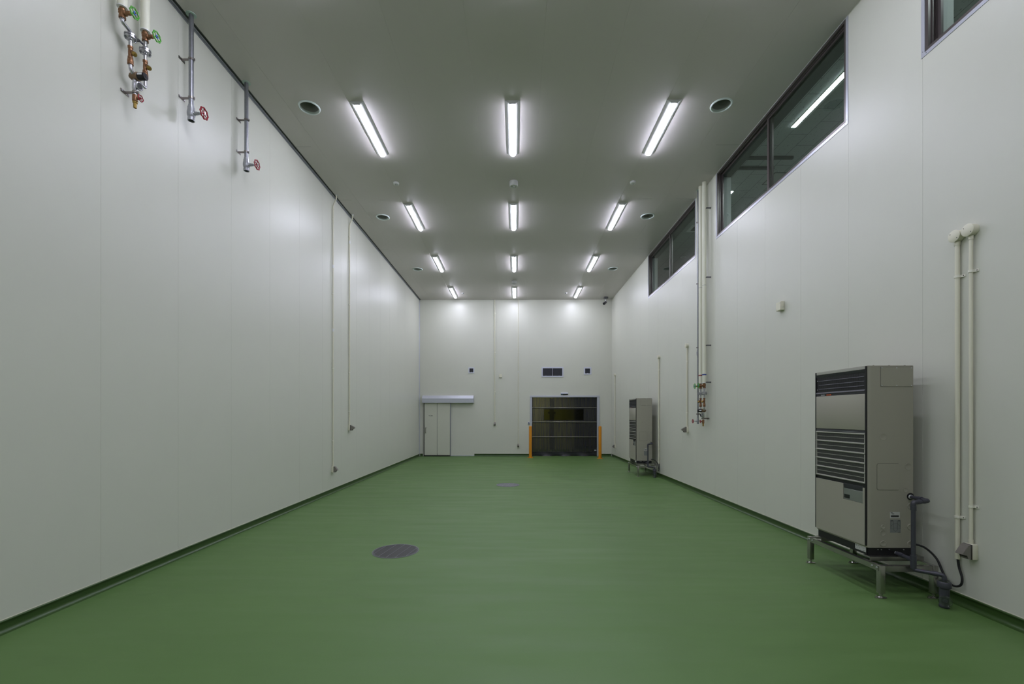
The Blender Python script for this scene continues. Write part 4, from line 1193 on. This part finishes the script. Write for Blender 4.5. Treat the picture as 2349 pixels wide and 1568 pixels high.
    n = 5; st_ = (zc - za - 0.012) / n
    for k in range(n + 1):
        z = za + 0.002 + st_ * k
        prism(bm, [(-0.015, z + 0.003), (-0.014, z + 0.010), (-0.0056, z + 0.013), (-0.0056, z), (-0.012, z - 0.001)], y0, y1, 'y')
    obj('louvre_frame', bm, 'ac_slat', gr)
    bm = nb()
    for k in range(n):
        z = za + 0.006 + st_ * (k + 0.5); box(bm, (-0.010, y0 + 0.009, z + 0.002), (-0.008, y1 - 0.009, z + 0.006))
    obj('louvre_wires', bm, 'ac_slat', gr, smooth=False)
    bm = nb()
    for k in range(46): yy = y0 + 0.012 + (y1 - y0 - 0.024) * k / 45; box(bm, (-0.0062, yy - 0.0012, za + 0.012), (-0.0056, yy + 0.0012, zc - 0.008))
    obj('fin_edges', bm, 'charcoal', gr, smooth=False)
    # lower door with a cut corner for the control plate
    c0, c1, cz0, cz1 = y0 + 0.022, 0.275, 0.458, 0.606
    bm = nb()
    prism(bm, [(y0, 0.085), (y1, 0.085), (y1, cz1), (c1, cz1), (c1, cz0), (c0, cz0), (c0, cz1 - 0.004), (y0, cz1 - 0.004)], -0.014, -0.0038, 'x')
    dr = obj('lower_door', bm, 'ac_beige', t)
    bm = nb(); box(bm, (-0.010, c0 + 0.002, cz0 + 0.002), (-0.0038, c1 - 0.002, cz1 - 0.042), 0.0015, 1); cp = obj('control_plate', bm, 'panel_grey', t)
    bm = nb(); prism(bm, rrect(c1 - 0.078, c1 - 0.010, cz0 + 0.014, cz0 + 0.050, 0.005), -0.0112, -0.0102, 'x'); obj('display', bm, 'black', cp)
    bm = nb(); prism(bm, [(-0.0038, cz1 - 0.040), (-0.006, cz1 - 0.040), (-0.009, cz1 - 0.008), (-0.007, cz1 + 0.004), (-0.0038, cz1 + 0.004)], c0 + 0.002, c1 - 0.002, 'y'); obj('grip_recess', bm, 'charcoal', cp)
    # black plinth, levelling nuts and rating plate
    bm = nb(); box(bm, (0.014, 0.012, 0.0), (D - 0.012, W - 0.012, 0.0675)); box(bm, (0.006, 0.02, 0.0), (0.014, W - 0.06, 0.088)); pl = obj('plinth', bm, 'black', t, smooth=False)
    bm = nb(); box(bm, (0.004, 0.026, 0.020), (0.0058, 0.150, 0.068)); sp = obj('rating_plate', bm, 'sticker', t, smooth=False)
    bm = nb()
    random.seed(4)
    for k in range(26): yy = 0.030 + random.random() * 0.11; zz = 0.024 + random.random() * 0.038; box(bm, (0.0032, yy, zz), (0.0039, yy + 0.004 + 0.006 * random.random(), zz + 0.0022))
    obj('plate_print', bm, 'ink', sp, smooth=False)
    bm = nb()
    for x in (0.10, 0.13, 0.20, 0.33): cyl(bm, (x, 0.0115, 0.050), (x, 0.008, 0.050), 0.006, 8)
    obj('plinth_bolts', bm, 'chrome', pl)
    # near side panel details
    e = -0.0015
    def plate(name, x0, x1, z0, z1, r, m='ac_beige', th=0.0035):
        b = nb(); prism(b, rrect(x0, x1, z0, z1, r), -th, -0.0002, 'y'); return obj(name, b, m, t)
    plate('plate_gap_shade', 0.1135, 0.3985, 1.5155, 1.6945, 0.003, 'ac_gap_shade', 0.0008)  # dark sheet, slightly larger, draws the shadow line round the plate
    ap = plate('access_plate', 0.116, 0.396, 1.518, 1.692, 0.002)
    bm = nb()
    for x in (0.124, 0.256, 0.388):
        for z in (1.526, 1.684): lathe(bm, [(0.005, 0), (0.004, 0.003), (0, 0.0035)], (x, -0.0037, z), (0, -1, 0), 10)
    obj('plate_screws', bm, 'alu', ap)
    plate('plate_gap_shade', 0.0815, 0.2825, 0.5875, 0.8265, 0.014, 'ac_gap_shade', 0.0008)
    plate('knockout_panel', 0.084, 0.280, 0.590, 0.824, 0.012, th=0.0035)
    bm = nb(); 
    for (x, z, r) in ((0.140, 1.066, 0.031), (0.362, 0.798, 0.031), (0.338, 0.590, 0.022), (0.136, 0.202, 0.026)):
        lathe(bm, [(r, 0), (r, 0.0014), (r - 0.002, 0.0018), (r - 0.004, 0.0008), (0, 0.0008)], (x, -0.0002, z), (0, -1, 0), 36)
    obj('knockouts', bm, 'ac_beige', t)
    for (x, z, r) in ((0.136, 0.257, 0.020), (0.138, 0.106, 0.028), (0.381, 0.444, 0.028), (0.381, 0.257, 0.028), (0.381, 0.106, 0.028)):
        bm = nb(); lathe(bm, [(r, 0), (r, 0.003), (r - 0.004, 0.005), (r - 0.007, 0.003), (0, 0.003)], (x, -0.0002, z), (0, -1, 0), 32); obj('plug', bm, 'ac_beige', t)
    bm = nb(); cyl(bm, (0.381, -0.0003, 0.530), (0.381, -0.002, 0.530), 0.032, 32); obj('pipe_entry', bm, 'black', t)
    st1 = plate('name_sticker', 0.198, 0.286, 0.335, 0.390, 0.001, 'sticker', 0.0012)
    bm = nb(); box(bm, (0.207, -0.0016, 0.345), (0.277, -0.0013, 0.361)); box(bm, (0.204, -0.0016, 0.381), (0.222, -0.0013, 0.386)); box(bm, (0.216, -0.0016, 0.371), (0.236, -0.0013, 0.376)); obj('sticker_print', bm, 'ink', st1, smooth=False)
    st2 = plate('diagram_sticker', 0.200, 0.294, 0.205, 0.322, 0.001, 'sticker_grey', 0.0012)
    bm = nb()
    def ln(a, b_): tube(bm, [(a[0], -0.0018, a[1]), (b_[0], -0.0018, b_[1])], 0.0006, 5)
    for sx in (1, -1):
        m_ = lambda x: 0.247 + sx * x
        ln((m_(0.042), 0.312), (m_(0.042), 0.240)); ln((m_(0.018), 0.312), (m_(0.018), 0.230)); ln((m_(0.042), 0.312), (m_(0.018), 0.312)); ln((m_(0.042), 0.240), (m_(0.018), 0.240)); ln((m_(0.042), 0.262), (m_(0.018), 0.285)); ln((m_(0.018), 0.230), (0.247, 0.215))
    ln((0.229, 0.286), (0.265, 0.286)); ln((0.229, 0.248), (0.265, 0.248))
    box(bm, (0.206, -0.0022, 0.309), (0.224, -0.0014, 0.315)); box(bm, (0.270, -0.0022, 0.309), (0.288, -0.0014, 0.315)); box(bm, (0.270, -0.0022, 0.207), (0.290, -0.0014, 0.210))
    obj('sticker_print', bm, 'ink', st2, smooth=False)
    return t
AX, AY, AZ = 3.165, 3.945, 0.326
ac = ac_unit((AX, AY, AZ), 'beige floor standing cooling unit on a steel stand nearest the camera')
DY2 = 7.50
dup(ac, (AX, AY + DY2, AZ), 'beige floor standing cooling unit on a steel stand farther along the right wall')

# stainless stand; local origin at its near front floor corner
def stand(loc, label):
    t = thing('steel_stand', label, 'stand', loc, group='stainless stands under the cooling units')
    L, Dp, T = 0.945, 0.50, 0.285; w = 0.045
    for (x, y) in ((0, 0), (Dp - w, 0), (0, L - w), (Dp - w, L - w)):
        bm = nb(); box(bm, (x, y, 0.042), (x + w, y + w, T), 0.003, 2)
        leg = obj('leg', bm, 'stainless', t)
        bm = nb(); c = (x + w / 2, y + w / 2)
        cyl(bm, (c[0], c[1], 0.010), (c[0], c[1], 0.0418), 0.008, 12); cyl(bm, (c[0], c[1], 0.024), (c[0], c[1], 0.034), 0.014, 6)
        poly = [(c[0] + 0.050 * math.cos(a) , c[1] + 0.026 * math.sin(a)) for a in [2 * PI * k / 28 for k in range(28)]]
        prism(bm, poly, 0.0005, 0.006, 'z'); lathe(bm, [(0.022, 0.006), (0.014, 0.012), (0.010, 0.016)], (c[0], c[1], 0), (0, 0, 1), 18)
        cyl(bm, (c[0] - 0.036, c[1], 0.006), (c[0] - 0.036, c[1], 0.018), 0.008, 6); cyl(bm, (c[0] - 0.036, c[1], 0.018), (c[0] - 0.036, c[1], 0.025), 0.0045, 8)
        obj('foot', bm, 'stainless', leg)
    for nm, lo, hi in (('front', (-0.004, 0.018, T - 0.050), (-0.0003, L - 0.018, T - 0.004)), ('back', (Dp + 0.0003, 0.018, T - 0.050), (Dp + 0.004, L - 0.018, T - 0.004))):
        bm = nb(); box(bm, lo, hi); x = 0.0 if nm == 'front' else Dp
        if nm == 'front': box(bm, (-0.004, w + 0.001, T - 0.0075), (0.036, L - w - 0.001, T - 0.004))
        else: box(bm, (Dp - 0.036, w + 0.001, T - 0.0075), (Dp + 0.004, L - w - 0.001, T - 0.004))
        r = obj('long_rail', bm, 'stainless', t, smooth=False)
        bm = nb(); d = -1 if nm == 'front' else 1; xx = -0.0042 if nm == 'front' else Dp + 0.0042
        for y in (0.035, 0.085, L - 0.085, L - 0.035): lathe(bm, [(0.0095, 0), (0.008, 0.004), (0.004, 0.006), (0, 0.0065)], (xx, y, T - 0.026), (d, 0, 0), 14)
        obj('rail_bolts', bm, 'chrome', r)
    for y in (0.004, L - 0.008):
        bm = nb(); box(bm, (w + 0.0005, y, T - 0.052), (Dp - w - 0.0005, y + 0.004, T - 0.004)); yy = (y, y + 0.04) if y < 0.1 else (y - 0.036, y + 0.004)
        box(bm, (w + 0.0005, yy[0], T - 0.0075), (Dp - w - 0.0005, yy[1], T - 0.004)); obj('short_rail', bm, 'stainless', t, smooth=False)
    for y in (0.125, 0.745):
        bm = nb(); box(bm, (0.012, y, T + 0.0002), (Dp - 0.01, y + 0.003, T + 0.0395)); box(bm, (0.012, y, T + 0.0365), (Dp - 0.01, y + 0.075, T + 0.0395)); box(bm, (0.012, y, T + 0.0002), (Dp - 0.01, y + 0.075, T + 0.003))
        obj('cross_channel', bm, 'stainless', t, smooth=False)
    return t
SX, SY_ = 3.150, 3.790
s0 = stand((SX, SY_, 0), 'stainless steel stand under the cooling unit nearest the camera')
dup(s0, (SX, SY_ + DY2, 0), 'stainless steel stand under the farther cooling unit')

# drain pipework; local origin on the floor under the trap
def drain_pipe(loc, label):
    """offsets from the trap centre at (3.553, 3.635)"""
    t = thing('drain_pipe', label, 'drain pipe', loc, group='slate drain pipes beside the cooling units')
    X = lambda x: x - 3.553
    Y = lambda y: y - 3.635
    r = 0.0165
    def el(bm, p, d, L=0.03): cyl(bm, Vector(p), Vector(p) + Vector(d).normalized() * L, r + 0.004, 20)
    bm = nb(); tube(bm, fillet([(X(3.546), Y(3.935), 0.856), (X(3.546), Y(3.772), 0.852), (X(3.424), Y(3.772), 0.838), (X(3.424), Y(3.772), 0.345)], 0.026, 6), r, 18); obj('riser', bm, 'pvc', t)
    bm = nb(); el(bm, (X(3.546), Y(3.860), 0.8545), (0, -1, 0), 0.035); el(bm, (X(3.546) - 0.026, Y(3.772), 0.849), (-1, 0, 0), 0.03); el(bm, (X(3.424) + 0.028, Y(3.772), 0.8415), (1, 0, 0.1), 0.028); el(bm, (X(3.424), Y(3.772), 0.806), (0, 0, -1), 0.035)
    tube(bm, fillet([(X(3.424) + 0.03, Y(3.772), 0.8415), (X(3.424), Y(3.772), 0.838), (X(3.424), Y(3.772), 0.80)], 0.026, 6), r + 0.003, 18)
    tube(bm, fillet([(X(3.546) - 0.03, Y(3.772), 0.849), (X(3.546), Y(3.772), 0.852), (X(3.546), Y(3.772) + 0.04, 0.853)], 0.026, 6), r + 0.003, 18)
    obj('pipe_elbows', bm, 'pvc', t)
    bm = nb(); cyl(bm, (X(3.546), Y(3.9355), 0.856), (X(3.546), Y(3.924), 0.8556), r + 0.002, 18); obj('end_ring', bm, 'sticker', t)
    bm = nb(); cyl(bm, (X(3.424), Y(3.772), 0.300), (X(3.424), Y(3.772), 0.385), r + 0.005, 20); cyl(bm, (X(3.424), Y(3.772), 0.343), (X(3.424), Y(3.815), 0.346), r + 0.005, 20); obj('tee', bm, 'pvc', t)
    bm = nb(); tube(bm, [(X(3.424), Y(3.815), 0.346), (X(3.424), Y(3.935), 0.353)], r, 18); el(bm, (X(3.424), Y(3.87), 0.3492), (0, 1, 0.05), 0.04); obj('branch', bm, 'pvc', t)
    bm = nb(); cyl(bm, (X(3.424), Y(3.9352), 0.353), (X(3.424), Y(3.9425), 0.3532), r - 0.003, 18); obj('end_ring', bm, 'white_ink', t)
    bm = nb(); tube(bm, fillet([(X(3.424), Y(3.772), 0.300), (X(3.424), Y(3.768), 0.262), (0.0, 0.0, 0.264), (0.0, 0.0, 0.2165)], 0.03, 7), r, 18)
    el(bm, (X(3.424), Y(3.772), 0.272), (0, 0, 1), 0.030); el(bm, (-0.026, 0.027, 0.2640), (-0.129, 0.133, 0.0), 0.035); obj('tail_pipe', bm, 'pvc', t)
    bm = nb()
    for q in (0.35, 0.72): p_ = Vector((X(3.424), Y(3.768), 0.263)).lerp(Vector((0, 0, 0.264)), q); box(bm, p_ + Vector((-0.012, -0.004, 0.0125)), p_ + Vector((-0.004, 0.004, 0.0172)))
    obj('pipe_marking', bm, mat_mag, t, smooth=False)
    bm = nb(); lathe(bm, [(0.032, 0.0), (0.034, 0.003), (0.034, 0.018), (0.031, 0.022), (0.031, 0.090), (0.033, 0.092), (0.033, 0.158), (0.044, 0.164), (0.0455, 0.170), (0.0455, 0.208), (0.041, 0.214)], (0, 0, 0.001), (0, 0, 1), 32); tp = obj('trap_body', bm, 'pvc', t)
    bm = nb(); lathe(bm, [(0.036, 0.2155), (0.036, 0.227), (0.024, 0.232)], (0, 0, 0), (0, 0, 1), 28); obj('clear_collar', bm, 'clear', tp)
    d = Vector((-0.62, -0.78, 0.05)).normalized(); q = Vector((0, 0, 0.066))
    bm = nb(); lathe(bm, [(0.016, 0.025), (0.016, 0.048), (0.040, 0.050), (0.044, 0.054), (0.044, 0.062), (0.040, 0.066), (0.036, 0.062), (0.022, 0.062), (0.020, 0.066), (0, 0.066)], q, d, 32); obj('sight_cap', bm, 'clear', tp)
    bm = nb(); lathe(bm, [(0.015, 0.020), (0.015, 0.046), (0, 0.046)], q, d, 20); obj('sight_port', bm, 'pvc', tp)
    return t
mat_mag = mat('magenta_marking', (0.20, 0.02, 0.16), 0.5)
p0 = drain_pipe((3.540, 3.629, 0), 'slate grey drain pipe and trap at the side of the near cooling unit')
dup(p0, (3.540, 3.629 + DY2, 0), 'slate grey drain pipe and trap at the side of the farther cooling unit')

def cable(label, yoff, ycond, rc, zc):
    x1 = XR - rc
    pts = [(3.546, 3.941 + yoff, 0.432), (3.585, 3.925 + yoff, 0.430), (3.64, 3.895 + yoff, 0.405), (3.688, 3.85 + yoff, 0.33), (3.692, 3.80 + yoff, 0.235), (3.69, 3.755 + yoff, 0.172), (3.688, ycond + 0.012, 0.150), (x1 - 0.010, ycond - 0.035, 0.175), (x1 - 0.004, ycond - 0.042, 0.235), (x1, ycond - 0.012, 0.32), (x1, ycond, zc + 0.03)]
    # smooth through the points
    P = [Vector(p) for p in pts]; out = []
    for i in range(len(P) - 1):
        a = P[max(i - 1, 0)]; b = P[i]; c = P[i + 1]; d = P[min(i + 2, len(P) - 1)]
        for k in range(6):
            s = k / 6
            out.append(0.5 * ((2 * b) + (-a + c) * s + (2 * a - 5 * b + 4 * c - d) * s * s + (-a + 3 * b - 3 * c + d) * s ** 3))
    out.append(P[-1])
    bm = nb(); tube(bm, out, 0.0085, 12)
    return tag(obj('power_cable', bm, 'black_rubber'), label, 'cable', 'black cables to the cooling units')
cable('black cable looping from the near cooling unit up into its conduit', 0.0, 3.685, 0.0205, 0.382)
cable('black cable looping from the farther cooling unit up into its conduit', DY2, 11.30, 0.022, 0.335)
